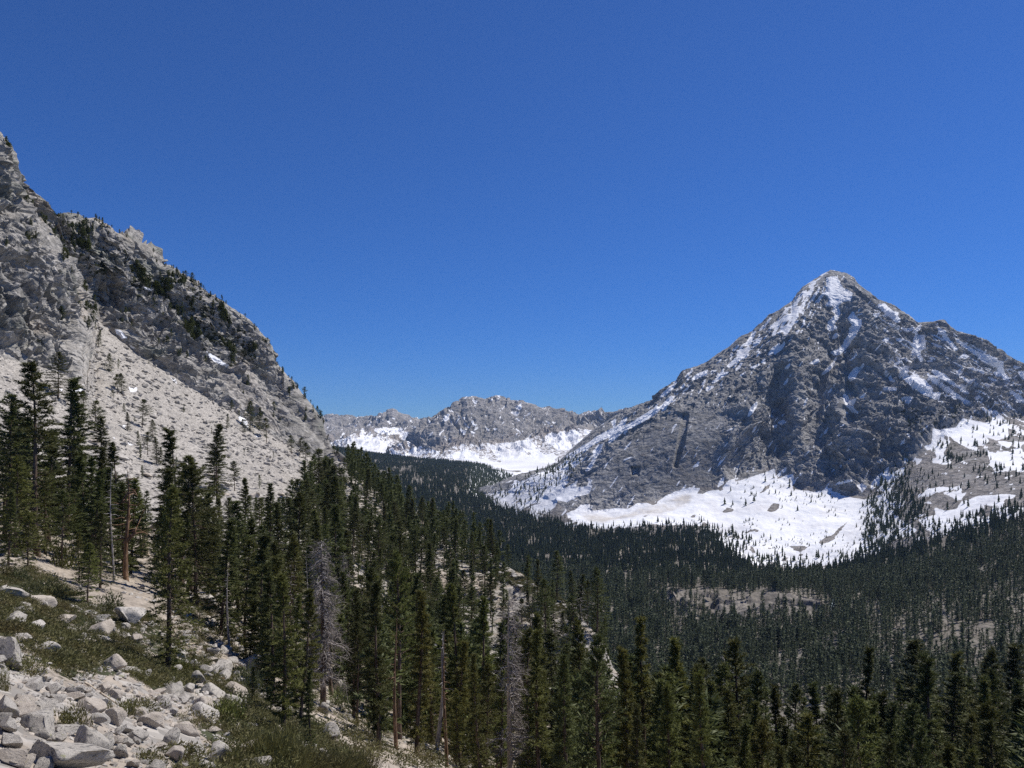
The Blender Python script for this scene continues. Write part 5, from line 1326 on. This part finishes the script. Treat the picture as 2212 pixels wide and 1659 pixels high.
# boulders on the scree and the spur, too far to show more than their outline
for p in H.scatter(40, ((H.P[..., 1] > 110) * (H.P[..., 1] < 330) * (H.u < 700) * (H.u > 180) * (H.t < 12)).astype(float))[0][:26]:
    w = (9 + 22 * rnd.random() ** 2) / FPX * p[1]
    boulder(p, w, w * 0.5, rnd.choice(["blocky", "slab", "slab"]), rnd.choice(["pale", "buff"]))
def rzone(u, v, Y):
    if Y > 100: return "far up the pale scree slope"
    if v < 1250: return "beside the left edge pines"
    if u < 90 and v < 1420: return "at the left edge above the talus"
    if u < 130 and v > 1590: return "in the bottom left corner"
    if u < 130: return "in the talus at the left edge"
    if u < 240 and v < 1400: return "among the upper left shrubs"
    if u < 240 and v > 1590: return "along the bottom left edge"
    if u < 240: return "in the pale talus tongue"
    if u < 360 and v < 1420: return "in the green mat left of front conifer"
    if u < 360 and v > 1590: return "at the bottom below the talus tongue"
    if u < 360: return "at the right end of talus tongue"
    if u < 480 and v < 1460: return "around the foot of the front conifer"
    if u < 480 and v > 1580: return "at the bottom amid low green mats"
    if u < 480: return "in the central boulder cluster"
    if v > 1580: return "beside the willow thicket at bottom"
    if u < 580: return "under the slender conifer pair"
    return "in the shade of the front wood"
bg_ = {}
for b in boulders:
    uu, vv2 = proj(b[0])
    px = b[1] / b[0][1] * FPX
    size = "very large" if px > 80 else "large" if px > 45 else "medium" if px > 26 else "small"
    bg_.setdefault((size, b[5], b[4], rzone(uu, vv2, b[0][1])), []).append((uu, b))
for key, lst in bg_.items():
    lst.sort(key=lambda a: a[0])
    for i, (uu, b) in enumerate(lst):
        p, w, h, dpt, kind, tone, tilt, hand = b
        o_ = ordinal(i, len(lst))
        lab = f"{key[0]} {tone} {kind} boulder {key[3]}" + (", " + o_ if o_ else "")
        ob = link("boulder", rock_mesh(kind, rnd.randrange(NK[kind]), RM[tone]), None, label=lab, category="boulder", group="granite boulders on the slope")
        ob.scale = (w / 2, dpt / 2, h / 2)
        rz = rnd.uniform(-0.5, 0.5) if hand else rnd.random() * 6.28
        ob.rotation_euler = (rnd.uniform(-.15, .15), math.radians(tilt if tilt is not None else rnd.uniform(-14, 22)), rz)
        ob.location = p + np.array([0, 0, h * 0.30])

# small rubble of the talus and stones of the scree: nobody could count them
def stones(name, P, size, mats, label, sub=1, flatz=0.6):
    protos = [rock(700 + k, sub, 7, 0.08, 0.45) for k in range(8)]
    V_, F_, I_ = [], [], []
    o = 0
    which = R.integers(0, 8, len(P))
    for k, (v, f) in enumerate(protos):
        idx = np.where(which == k)[0]
        a = R.random(len(idx)) * 6.28; tl = R.normal(0, 0.35, len(idx))
        s = size[idx] / 2
        x = v[None, :, 0] * s[:, None] * 1.15; y = v[None, :, 1] * s[:, None] * 0.9; z = v[None, :, 2] * s[:, None] * flatz * (0.7 + 0.6 * R.random((len(idx), 1)))
        x, z = x * np.cos(tl)[:, None] - z * np.sin(tl)[:, None], x * np.sin(tl)[:, None] + z * np.cos(tl)[:, None]
        x, y = x * np.cos(a)[:, None] - y * np.sin(a)[:, None], x * np.sin(a)[:, None] + y * np.cos(a)[:, None]
        q = np.stack([x, y, z + s[:, None] * 0.15], -1) + P[idx][:, None]
        V_.append(q.reshape(-1, 3)); F_.append((f[None] + (np.arange(len(idx)) * len(v))[:, None, None]).reshape(-1, 3) + o)
        o += len(idx) * len(v)
        I_.append(np.repeat(R.integers(0, len(mats), len(idx)), len(f)))
    link(name, mesh_np(name, np.concatenate(V_), np.concatenate(F_), False, None, mats, np.concatenate(I_)), kind="stuff", label=label, category=name)
Pn = H.scatter(5500, (sstep(-3, 8, tal_s) * front + (0.20 + 0.5 * sstep(0.0, 0.3, fbm(H.P / 3.5, 3, 821))) * sstep(-10, 20, sparse_s) * front + 0.5 * sstep(-6, 12, mask_of(uH, vH, [[(330, 1300), (450, 1300), (560, 1400), (660, 1560), (540, 1560), (430, 1450)]])) * (H.t < 12)) / H.P[..., 1] ** 0.8)[0]
stones("rubble", Pn, Pn[:, 1] / FPX * (3.5 + 13 * R.random(len(Pn)) ** 2.2), [M_BOULD_PALE, M_SCREE, M_BOULD_PINK], "loose pale granite rubble filling the talus between the boulders")
dSc = ((H.t < 12.05) * sstep(58, 75, Yh) * (1 - 0.45 * sstep(600, 760, H.u)) * (H.u < 1350)) / np.maximum(Yh, 1) ** 1.15
Ps = H.scatter(22000, dSc)[0]
stones("scree", Ps, Ps[:, 1] / FPX * (1.8 + 13 * R.random(len(Ps)) ** 5.5), [M_SCREE, M_SCREE, M_SCREE, M_BOULD_LICH], "angular pale scree stones covering the slope under the left cliff", flatz=0.55)

# ------------------------------------------------------------------ ground cover, shrubs and willow
def tuft_mesh(seed, n, rad, hgt, L, W, up=0.5):
    rng = np.random.default_rng(seed)
    q = unit(rng.normal(size=(n, 3))); q[:, 2] = np.abs(q[:, 2])
    c = q * (rng.random((n, 1)) ** 0.35) * np.array([rad, rad, hgt])
    lump = 1 + 0.28 * np.sin(q[:, :1] * 7 + seed) * np.cos(q[:, 1:2] * 6 + seed * 2)
    c = c * lump
    d = unit(q * 0.6 + rng.normal(0, 0.55, (n, 3)) + np.array([0, 0, up]))
    v = blades(c, d, L * (0.6 + 0.8 * rng.random(n)), W * (0.6 + 0.8 * rng.random(n)), rng)
    return v, np.arange(n * 3).reshape(-1, 3), np.repeat(np.clip(0.5 * rng.random() + 0.5 * rng.random(n), 0, 1), 3)
mats_ = [tuft_mesh(800 + k, 230, 1.0, 0.45, 0.17, 0.055, 0.45) + (1.0,) for k in range(6)]
turf_d = mask_of(uH, vH, [[(-40, 1240), (60, 1228), (200, 1300), (330, 1330), (420, 1420), (540, 1500), (640, 1570), (720, 1720), (400, 1720), (340, 1610), (345, 1560), (470, 1530), (430, 1480), (300, 1490), (265, 1440), (205, 1435), (140, 1475), (75, 1440), (40, 1395), (-40, 1365)]])
dg = sstep(-8, 12, turf_d) * front * np.clip(0.55 + 2.6 * fbm(H.P / 2.6, 3, 811), 0.03, 1.4)
gap = mask_of(uH, vH, [[(330, 1300), (450, 1300), (560, 1400), (660, 1560), (760, 1640), (640, 1640), (540, 1560), (430, 1450)]])
dg = dg + 0.75 * sstep(-6, 12, gap) * (H.t < 12) * np.clip(0.3 + 2.6 * fbm(H.P / 3.0, 3, 815), 0, 1.2)
dg = dg + 0.10 * sstep(-4, 6, tal_s) * front * sstep(0.15, 0.4, fbm(H.P / 2.0, 2, 812))
Pg = H.scatter(2900, dg / Yh ** 0.5)[0]
pc1 = stamp(mats_, Pg, 0.24 + 0.46 * R.random(len(Pg)) ** 1.5, 1.35)
dw = sstep(540, 640, H.u) * sstep(30, 44, Yh) * (1 - sstep(130, 190, Yh)) * (H.u < 1700) * np.clip(0.4 + 1.5 * fbm(H.P / 6.0, 3, 813), 0.02, 1)
Pw = H.scatter(1500, dw)[0]
pc2 = stamp(mats_, Pw, 0.5 + 0.9 * R.random(len(Pw)), 1.2)
gt = sstep(-4, 8, mask_of(uH, vH, [[(985, 1190), (1120, 1237), (1190, 1277), (1265, 1330), (1240, 1345), (1120, 1268), (1030, 1232)]])) * (H.t < 12.3)
Pt = H.scatter(700, gt)[0]
pc3 = stamp(mats_, Pt, 0.5 + 0.8 * R.random(len(Pt)), 1.3)
o1, o2 = len(pc1[0]), len(pc1[0]) + len(pc2[0])
link("ground_cover", mesh_np("ground_cover", np.concatenate([pc1[0], pc2[0], pc3[0]]), np.concatenate([pc1[1], pc2[1] + o1, pc3[1] + o2]), False,
     {"tint": np.concatenate([pc1[2], pc2[2], pc3[2]])}, [M_MAT]), kind="stuff", label="low green juniper mats and turf between the boulders and on the spur", category="ground cover")

shrub_t = [tuft_mesh(830 + k, 900, 1.0, 0.95, 0.17, 0.06, 0.6) for k in range(4)]
shrub_me = {}
def shrub_mesh(k, m):
    if (k, m.name) not in shrub_me:
        v, f, t = shrub_t[k]
        shrub_me[(k, m.name)] = mesh_np("shrub", v, f, False, {"tint": t}, [m])
    return shrub_me[(k, m.name)]
SH = [(110, 540, 100, 70, M_SHRUB, "grey-green rounded shrub at the left below the bare scree patch"), (30, 520, 110, 70, M_MAT, "olive shrub cut by the left edge under the scree patch"), (300, 600, 140, 90, M_SHRUB, "wide grey-green shrub left of the bushy front conifer"), (370, 430, 150, 130, M_MID, "dark green bush growing against the left pine's foot"),
      (180, 610, 120, 70, M_SHRUB, "middle one of the grey-green shrubs on the left slope"), (640, 700, 130, 90, M_SHRUB, "grey-green shrub right of the bushy front conifer"), (560, 830, 120, 60, M_SHRUB, "low shrub between small pale boulders left of front conifer"), (440, 800, 100, 60, M_SHRUB, "low shrub right of a buff boulder at left"), (900, 1120, 130, 60, M_MAT, "dark low bush in the shade of the front conifer"),
      (1050, 1060, 110, 70, M_MID, "dark green bush touching the front conifer's trunk"), (1450, 1150, 150, 130, M_SHRUB, "tall shrub left of the slender conifer pair"), (1330, 1330, 180, 130, M_MID, "bright green bush behind the broad pale boulder"), (1400, 1260, 110, 80, M_SHRUB, "shrub tucked behind the buff slab by the boulder cluster"), (1180, 1330, 120, 60, M_MAT, "olive bush overlapping the broad pale boulder"),
      (420, 1370, 170, 130, M_MAT, "brownish green bush rising in the talus tongue"), (870, 1600, 170, 90, M_MAT, "brown-green juniper bush at the bottom left of centre"), (1350, 1600, 110, 120, M_MAT, "dark juniper bush beside the big bottom boulder"), (1030, 1560, 190, 80, M_MAT, "wide brown-green juniper along the bottom"), (2000, 1250, 170, 110, M_SHRUB, "pale grey-green willow bush under the tall grey dead tree"),
      (690, 900, 110, 50, M_MAT, "flat olive bush left of the front conifer"), (160, 1060, 200, 90, M_MAT, "dark green juniper mat above the talus"), (620, 1290, 60, 60, M_MAT, "little bush among buff talus blocks"), (740, 1310, 130, 90, M_MAT, "olive juniper right of the buff talus blocks"), (20, 1150, 60, 120, M_MAT, "dark bush against the left edge above the talus")]
for cx, cy, w, h, m, lab in SH:
    p = H.hit(cx * K1, 1042 + (cy + h * 0.5) * K1)
    s = p[1] / FPX * K1
    ob = link("shrub", shrub_mesh(rnd.randrange(4), m), None, label=lab, category="shrub", group="shrubs on the boulder slope")
    ob.location = p - np.array([0, 0, 0.05]); ob.scale = (w * s / 1.7, w * s / 1.7, h * s * 1.25); ob.rotation_euler = (0, 0, rnd.random() * 6.28)
# willow: sheaves of thin upright stems at the bottom
def sheaf(seed, n, spread):
    rng = np.random.default_rng(seed)
    b = np.concatenate([rng.normal(0, 0.38, (n, 2)), np.zeros((n, 1))], 1)
    d = unit(np.concatenate([b[:, :2] * 0.5 + rng.normal(0, spread, (n, 2)) + np.array([0.22, 0]), np.ones((n, 1))], 1))
    v = blades(b, d, 0.55 + 0.5 * rng.random(n), 0.018 + 0.022 * rng.random(n), rng)
    c = b + d * (0.3 + 0.6 * rng.random((n, 1)))
    v2 = blades(c, unit(d + rng.normal(0, 0.5, (n, 3))), 0.12 + 0.10 * rng.random(n), 0.03 + 0.02 * rng.random(n), rng)
    v = np.concatenate([v, v2])
    return v, np.arange(len(v)).reshape(-1, 3), np.repeat(rng.random(2 * n), 3)
sheaves = [mesh_np("willow_clump", *(lambda a: (a[0], a[1], False, {"tint": a[2]}, [M_REED]))(sheaf(860 + k, 900, 0.22))) for k in range(3)]
for i, (cx, cy, w, h) in enumerate([(1500, 1560, 170, 170), (1590, 1580, 190, 210), (1680, 1600, 170, 170), (1640, 1500, 140, 160), (1560, 1640, 200, 120), (1760, 1640, 190, 130), (1880, 1640, 200, 130), (1420, 1640, 130, 90), (1990, 1630, 160, 120), (2080, 1650, 150, 110)]):
    p = H.hit(cx * K1, 1042 + (cy + h * 0.5) * K1)
    s = p[1] / FPX * K1
    ob = link("willow_clump", sheaves[i % 3], None, label="yellow-brown willow clump of thin stems in the thicket at bottom, " + (ordinal(i, 10) if False else ["leftmost tall stems", "tallest and browniest", "right of the tallest", "behind the tallest", "in front of the tallest", "right of centre low", "beside a rounded boulder", "lowest at left end", "greener near right end", "at the right end"][i]), category="willow", group="willow thicket at the bottom")
    ob.location = p - np.array([0, 0, 0.1]); ob.scale = (w * s / 1.3, w * s / 1.3, h * s * 1.25); ob.rotation_euler = (0, 0, rnd.uniform(-.4, .4))

# ------------------------------------------------------------------ dead trees and logs
def snag(seed, Ht, r0, nb, b0, blen, droop, twig, wiggle=0.02, sides=7, top=1.0, bias=None):
    """bare trunk with drooping boughs and fine twigs; returns trunk, boughs"""
    rng = np.random.default_rng(seed)
    hs = np.linspace(-0.06, top, 14) * Ht
    ph = rng.random(2) * 6
    def axis(h):
        h = np.asarray(h, float)
        return np.stack([wiggle * Ht * np.sin(h / Ht * 4 + ph[0]) - wiggle * Ht * math.sin(ph[0]), wiggle * Ht * np.sin(h / Ht * 3 + ph[1]) - wiggle * Ht * math.sin(ph[1]), h], -1)
    rad = r0 * (1 - np.clip(hs / Ht, 0, 1) ** 1.15 * 0.93); rad[0] *= 1.25
    tr_ = tube(axis(hs), rad, sides)
    parts, c_, d_, l_ = [], [], [], []
    for k in range(nb):
        t = b0 + (top - b0) * ((k + rng.random()) / nb)
        L = blen * Ht * (1 - 0.75 * ((t - b0) / (1.0001 - b0)) ** 1.2) * (0.35 + 0.75 * rng.random())
        az = rng.random() * 6.283 if bias is None or rng.random() > 0.75 else rng.normal(bias, 0.7)
        hd = np.array([math.cos(az), math.sin(az), 0])
        s = np.linspace(0, 1, 6)
        z = (0.18 * s - droop * s ** 1.8) * L + 0.10 * L * np.sin(s * 9 + rng.random() * 6) * s
        pts = axis(t * Ht) + hd * (s * L)[:, None] + np.stack([rng.normal(0, 0.05 * L, 6) * s, rng.normal(0, 0.05 * L, 6) * s, z], -1)
        parts.append(tube(pts, r0 * 0.26 * (1 - 0.85 * s) * (0.5 + L / (blen * Ht)), 4))
        nt = int(twig * L / (blen * Ht) + 1)
        if twig >= 8:
            ss = 0.2 + 0.8 * rng.random(nt)
            i = np.clip((ss * 5).astype(int), 0, 4); fr = (ss * 5 - i)[:, None]
            c = pts[i] * (1 - fr) + pts[i + 1] * fr
            c_.append(c); d_.append(unit(hd * 0.55 + rng.normal(0, 0.6, (nt, 3)) + np.array([0, 0, -0.5 * droop - 0.05]))); l_.append(np.full(nt, 0.055 * Ht))
    v, f = gather(parts) if parts else (np.zeros((0, 3)), np.zeros((0, 4), int))
    tw = None
    if c_:
        c, d, l = np.concatenate(c_), np.concatenate(d_), np.concatenate(l_)
        # each twig and a fork off it
        c2 = np.concatenate([c, c + d * l[:, None] * 0.5, c + d * l[:, None] * 0.35])
        d2 = np.concatenate([d, unit(d + rng.normal(0, 0.5, d.shape)), unit(d + rng.normal(0, 0.5, d.shape))])
        l2 = np.concatenate([l, l * 0.6, l * 0.5]) * (0.6 + 0.8 * rng.random(len(c2)))
        q = blades(c2, d2, l2, 0.0017 * Ht * (0.7 + 0.6 * rng.random(len(c2))) + 0.006, rng)
        tw = (q, np.arange(len(q)).reshape(-1, 3))
    return tr_, (v, f), tw
def dead_tree(seed, p, Ht, label, mtrunk, mbough, rot=0.0, lean=(0, 0), extra=None, **kw):
    tr_, br, tw = snag(seed, Ht, **kw)
    root = bpy.data.objects.new("dead_tree", None)
    root.empty_display_size = 0.5
    root.location = p; root.rotation_euler = (lean[0], lean[1], rot)
    scene.collection.objects.link(root)
    root["label"] = label; root["category"] = "dead tree"; root["group"] = "dead trees among the conifers"
    if extra:
        tr_ = gather([tr_] + extra)
    if kw['nb'] <= 26 and len(br[0]):            # a few short stubs belong to the trunk
        tr_ = gather([tr_, br]); br = (br[0][:0], br[1][:0])
    link("trunk", mesh_np("dead_trunk", tr_[0], tr_[1], True, None, [mtrunk]), root)
    if len(br[0]):
        b = link("boughs", mesh_np("dead_boughs", br[0], br[1], True, None, [mbough]), root)
        if tw is not None:
            link("twigs", mesh_np("dead_twigs", tw[0], tw[1], False, None, [M_TWIG]), b)
def dt_h(p, vt):
    return p[1] * (V0 - vt) / FPX - p[2]
# bare snag with an orange trunk and its broken pale neighbour
p = H.hit(272, 1252)
h = dt_h(p, 1015)
arm = [tube(np.array([[0, 0, 0.33 * h], [0.10 * h, 0.0, 0.42 * h], [0.14 * h, 0.0, 0.52 * h], [0.20 * h, 0, 0.63 * h]]), np.array([0.02, 0.013, 0.010, 0.004]) * h, 6),
       tube(np.array([[0, 0, 0.70 * h], [0.05 * h, 0.0, 0.78 * h], [0.12 * h, 0.0, 0.80 * h], [0.14 * h, 0, 0.76 * h]]), np.array([0.013, 0.011, 0.008, 0.003]) * h, 6)]
dead_tree(901, p, h, "bare tall snag with orange lower trunk and curved grey boughs", M_BARK_RED, M_DEAD, lean=(0, -0.05), extra=arm, r0=0.024 * h, nb=26, b0=0.36, blen=0.22, droop=0.15, twig=4, wiggle=0.025)
p = H.hit(314, 1196)
h = dt_h(p, 1090)
fork = [tube(np.array([[0, 0, 0.45 * h], [0.14 * h, 0, 0.52 * h], [0.26 * h, 0, 0.60 * h], [0.30 * h, 0.0, 0.76 * h]]), np.array([0.06, 0.045, 0.04, 0.012]) * h, 7),
        tube(np.array([[0.24 * h, 0, 0.59 * h], [0.34 * h, 0, 0.62 * h], [0.40 * h, 0, 0.74 * h]]), np.array([0.03, 0.025, 0.006]) * h, 6),
        tube(np.array([[0, 0, 0.40 * h], [-0.08 * h, 0, 0.55 * h], [-0.10 * h, 0, 0.70 * h]]), np.array([0.035, 0.025, 0.006]) * h, 6)]
dead_tree(902, p, h, "broken pale forked snag stump beside the orange trunked snag", M_DEAD_PALE, M_DEAD_PALE, lean=(0, -0.04), extra=fork, r0=0.075 * h, nb=5, b0=0.5, blen=0.16, droop=-0.3, twig=0, wiggle=0.035)
dead_tree(903, H.at(698, 66), dt_h(H.at(698, 66), 1170), "tall fuzzy grey dead conifer with drooping twigs left of centre", M_BARK, M_DEAD, r0=0.28, nb=150, b0=0.2, blen=0.17, droop=0.6, twig=34, wiggle=0.008)
p = H.at(1103, 64)
dead_tree(904, p, dt_h(p, 1292), "bare silver dead tree with cream trunk at bottom centre", M_DEAD_PALE, M_DEAD, r0=0.27, nb=95, b0=0.2, blen=0.13, droop=0.35, twig=22, wiggle=0.006, bias=0.2)
p = H.at(738, 105)
dead_tree(905, p, dt_h(p, 1196), "small purplish grey dead fir behind the tall grey dead conifer", M_DEAD, M_TWIG, r0=0.13, nb=60, b0=0.2, blen=0.13, droop=0.2, twig=22)
p = H.at(943, 74)
h = dt_h(p, 1362)
dead_tree(906, p, h, "split pale barkless snag leaning among conifers at bottom centre", M_DEAD, M_DEAD, lean=(0, 0.04), extra=[tube(np.array([[0.3, 0, 0.55 * h], [0.12, 0, 0.8 * h], [0.25, 0, 1.0 * h]]), np.array([0.08, 0.09, 0.02]), 6)], r0=0.24, nb=14, b0=0.5, blen=0.10, droop=0.25, twig=5, wiggle=0.02)
p = H.at(1146, 112)
dead_tree(907, p, dt_h(p, 1262), "thin dark charred pole right of the bare silver tree", M_BARK, M_BARK, r0=0.16, nb=16, b0=0.5, blen=0.05, droop=0.1, twig=0, wiggle=0.006)
p = H.at(1573, 112)
dead_tree(908, p, dt_h(p, 1362), "thin dark twin-pronged dead spire above the right treetops", M_BARK, M_DEAD, r0=0.17, nb=12, b0=0.7, blen=0.04, droop=-0.6, twig=0, wiggle=0.008, extra=[tube(np.array([[0, 0, dt_h(p, 1450)], [-0.5, 0, dt_h(p, 1420)], [-0.5, 0, dt_h(p, 1375)]]), np.array([0.1, 0.08, 0.03]), 5)])
p = H.at(1548, 100)
dead_tree(909, p, dt_h(p, 1415), "dead treetop with twisted bleached boughs among the right conifers", M_DEAD, M_DEAD_PALE, r0=0.2, nb=26, b0=0.78, blen=0.13, droop=-0.2, twig=6)
p = H.at(246, 76)
dead_tree(910, p, dt_h(p, 1000), "thin grey dead pole with short boughs left of the orange snag", M_DEAD, M_DEAD, r0=0.10, nb=40, b0=0.35, blen=0.10, droop=0.3, twig=5)
for i, (u_, Y_, vt, lab) in enumerate([(495, 66, 1228, "thin bare spike with forked tip in the left wood"), (605, 70, 1215, "thin bare pole left of the grey dead conifer"), (632, 70, 1205, "dark bare pole with bowed boughs left of the grey dead conifer"), (660, 74, 1200, "pale thin pole just left of the grey dead conifer"), (1225, 82, 1560, "small grey dead fir low in the wood right of silver tree"), (1560, 110, 1455, "bleached dead top between two right conifers"), (1720, 84, 1640, "rusty brown dead conifer in the right wood"), (1985, 74, 1600, "grey leafless bush-like tree at bottom right"), (1262, 150, 1265, "dead grey tree on the lower spur crest")]):
    p = H.at(u_, Y_)
    dead_tree(920 + i, p, max(3.0, dt_h(p, vt)), lab, M_BARK if i == 2 else M_DEAD, M_DEAD, r0=0.11, nb=34, b0=0.3, blen=0.10, droop=0.3, twig=8 if i > 3 else 3, wiggle=0.012)
# the tall orange trunked pine and its neighbour show bare bark in front of their crowns
for u_, Y_, vt, lab in [(856, 60, 1330, "orange bare pine trunk standing in front of the middle wood"), (965, 66, 1370, "reddish bare pine trunk right of the split pale snag")]:
    p = H.at(u_, Y_)
    dead_tree(940 + int(u_), p, dt_h(p, vt), lab, M_BARK_RED, M_DEAD, r0=0.17, nb=18, b0=0.45, blen=0.07, droop=0.25, twig=3, wiggle=0.012)
def log_(pa, pb, r, label, m=M_DEAD, seed=0):
    rng = np.random.default_rng(seed)
    pa, pb = np.array(pa), np.array(pb)
    s = np.linspace(0, 1, 9)[:, None]
    pts = (pa * (1 - s) + pb * s) + rng.normal(0, r * 0.25, (9, 3)) - pa
    L = np.linalg.norm(pb - pa)
    parts = [tube(pts, r * (1 - 0.55 * s[:, 0]), 8)]
    for k in range(5):
        i = rng.integers(2, 8)
        d = unit(rng.normal(size=3) + np.array([0, 0, 0.8]))
        parts.append(tube(np.array([pts[i], pts[i] + d * L * 0.05, pts[i] + d * L * 0.1 + rng.normal(0, .05, 3)]), np.array([r * .35, r * .25, r * .08]), 5))
    v, f = gather(parts)
    o = link("fallen_log", mesh_np("fallen_log", v, f, True, None, [m]), None, label=label, category="log", group="fallen logs on the slope")
    o.location = pa
for i, (a, b, w, lab, m) in enumerate([((400, 210), (600, 350), 15, "grey fallen log on the slope above the bushy left conifer", M_DEAD), ((1080, 950), (1290, 920), 9, "thin pale log right of the front conifer", M_DEAD_PALE), ((1110, 1010), (1270, 1045), 15, "dark fallen log right of the front conifer's foot", M_DEAD), ((1160, 1120), (1330, 1160), 16, "curved brown log lying on the boulder cluster", M_BARK_RED),
                                 ((500, 1180), (680, 1300), 14, "weathered grey log lying in the talus tongue", M_DEAD_PALE), ((1150, 1280), (1290, 1245), 8, "thin pale log in front of the boulder cluster", M_DEAD_PALE), ((1360, 1440), (1450, 1470), 9, "short pale log beside the willow thicket", M_DEAD_PALE), ((700, 930), (900, 980), 9, "thin grey log in the shade left of front conifer", M_DEAD)]):
    pa = H.hit(a[0] * K1, 1042 + a[1] * K1); pb = H.hit(b[0] * K1, 1042 + b[1] * K1)
    r_ = w * 0.5 * K1 / FPX * pa[1]
    log_(pa + np.array([0, 0, r_ * 1.6]), pb + np.array([0, 0, r_ * 1.6]), r_, lab, m, 950 + i)

# ------------------------------------------------------------------ the stream's white water
m_w, nt = mat("white_water")
s_ = NT(nt)
nz = s_.noise(s_.pos(), 0.35, 5, 0.65)
s_.out(s_.mix(s_.ramp(nz, 0.35, 0.6), (0.80, 0.86, 0.90), (0.36, 0.50, 0.55)), 0.35, s_.bump(nz, 0.6), 0.4)
parts = []
for path in ([(1808, 1278, 6), (1806, 1290, 9), (1800, 1300, 8), (1797, 1312, 9), (1793, 1322, 6)], [(1655, 1352, 4), (1660, 1366, 4), (1657, 1376, 5), (1662, 1392, 5)]):
    L_, R_ = [], []
    for u_, v_, w_ in path:
        q = V.hit(u_, v_) + np.array([0, -2.5, 2.2])
        e = np.array([w_ * 0.5 / FPX * q[1], 0, 0])
        L_.append(q - e); R_.append(q + e)
    n = len(path)
    parts.append((np.array(L_ + R_), np.array([[i, n + i, n + i + 1, i + 1] for i in range(n - 1)])))
v_, f_ = gather(parts)
link("stream", mesh_np("stream", v_, f_, True, None, [m_w]), kind="structure")

# ------------------------------------------------------------------ the air
m_h, nt = mat("haze_air")
pv = nt.nodes.new("ShaderNodeVolumePrincipled")
pv.inputs["Color"].default_value = (0.5, 0.7, 1.0, 1)
pv.inputs["Density"].default_value = 2.1e-5
pv.inputs["Anisotropy"].default_value = 0.1
o_ = nt.nodes.new("ShaderNodeOutputMaterial")
nt.links.new(pv.outputs[0], o_.inputs["Volume"])
lo = np.array([-9000., -60., -420.]); hi = np.array([9500., 11500., 760.])
bx = np.array([[x, y, z] for x in (lo[0], hi[0]) for y in (lo[1], hi[1]) for z in (lo[2], hi[2])])
link("haze", mesh_np("haze", bx, np.array([[0, 1, 3, 2], [4, 6, 7, 5], [0, 4, 5, 1], [2, 3, 7, 6], [0, 2, 6, 4], [1, 5, 7, 3]]), False, None, [m_h]), kind="stuff", label="thin blue air softening the distant mountains", category="haze")
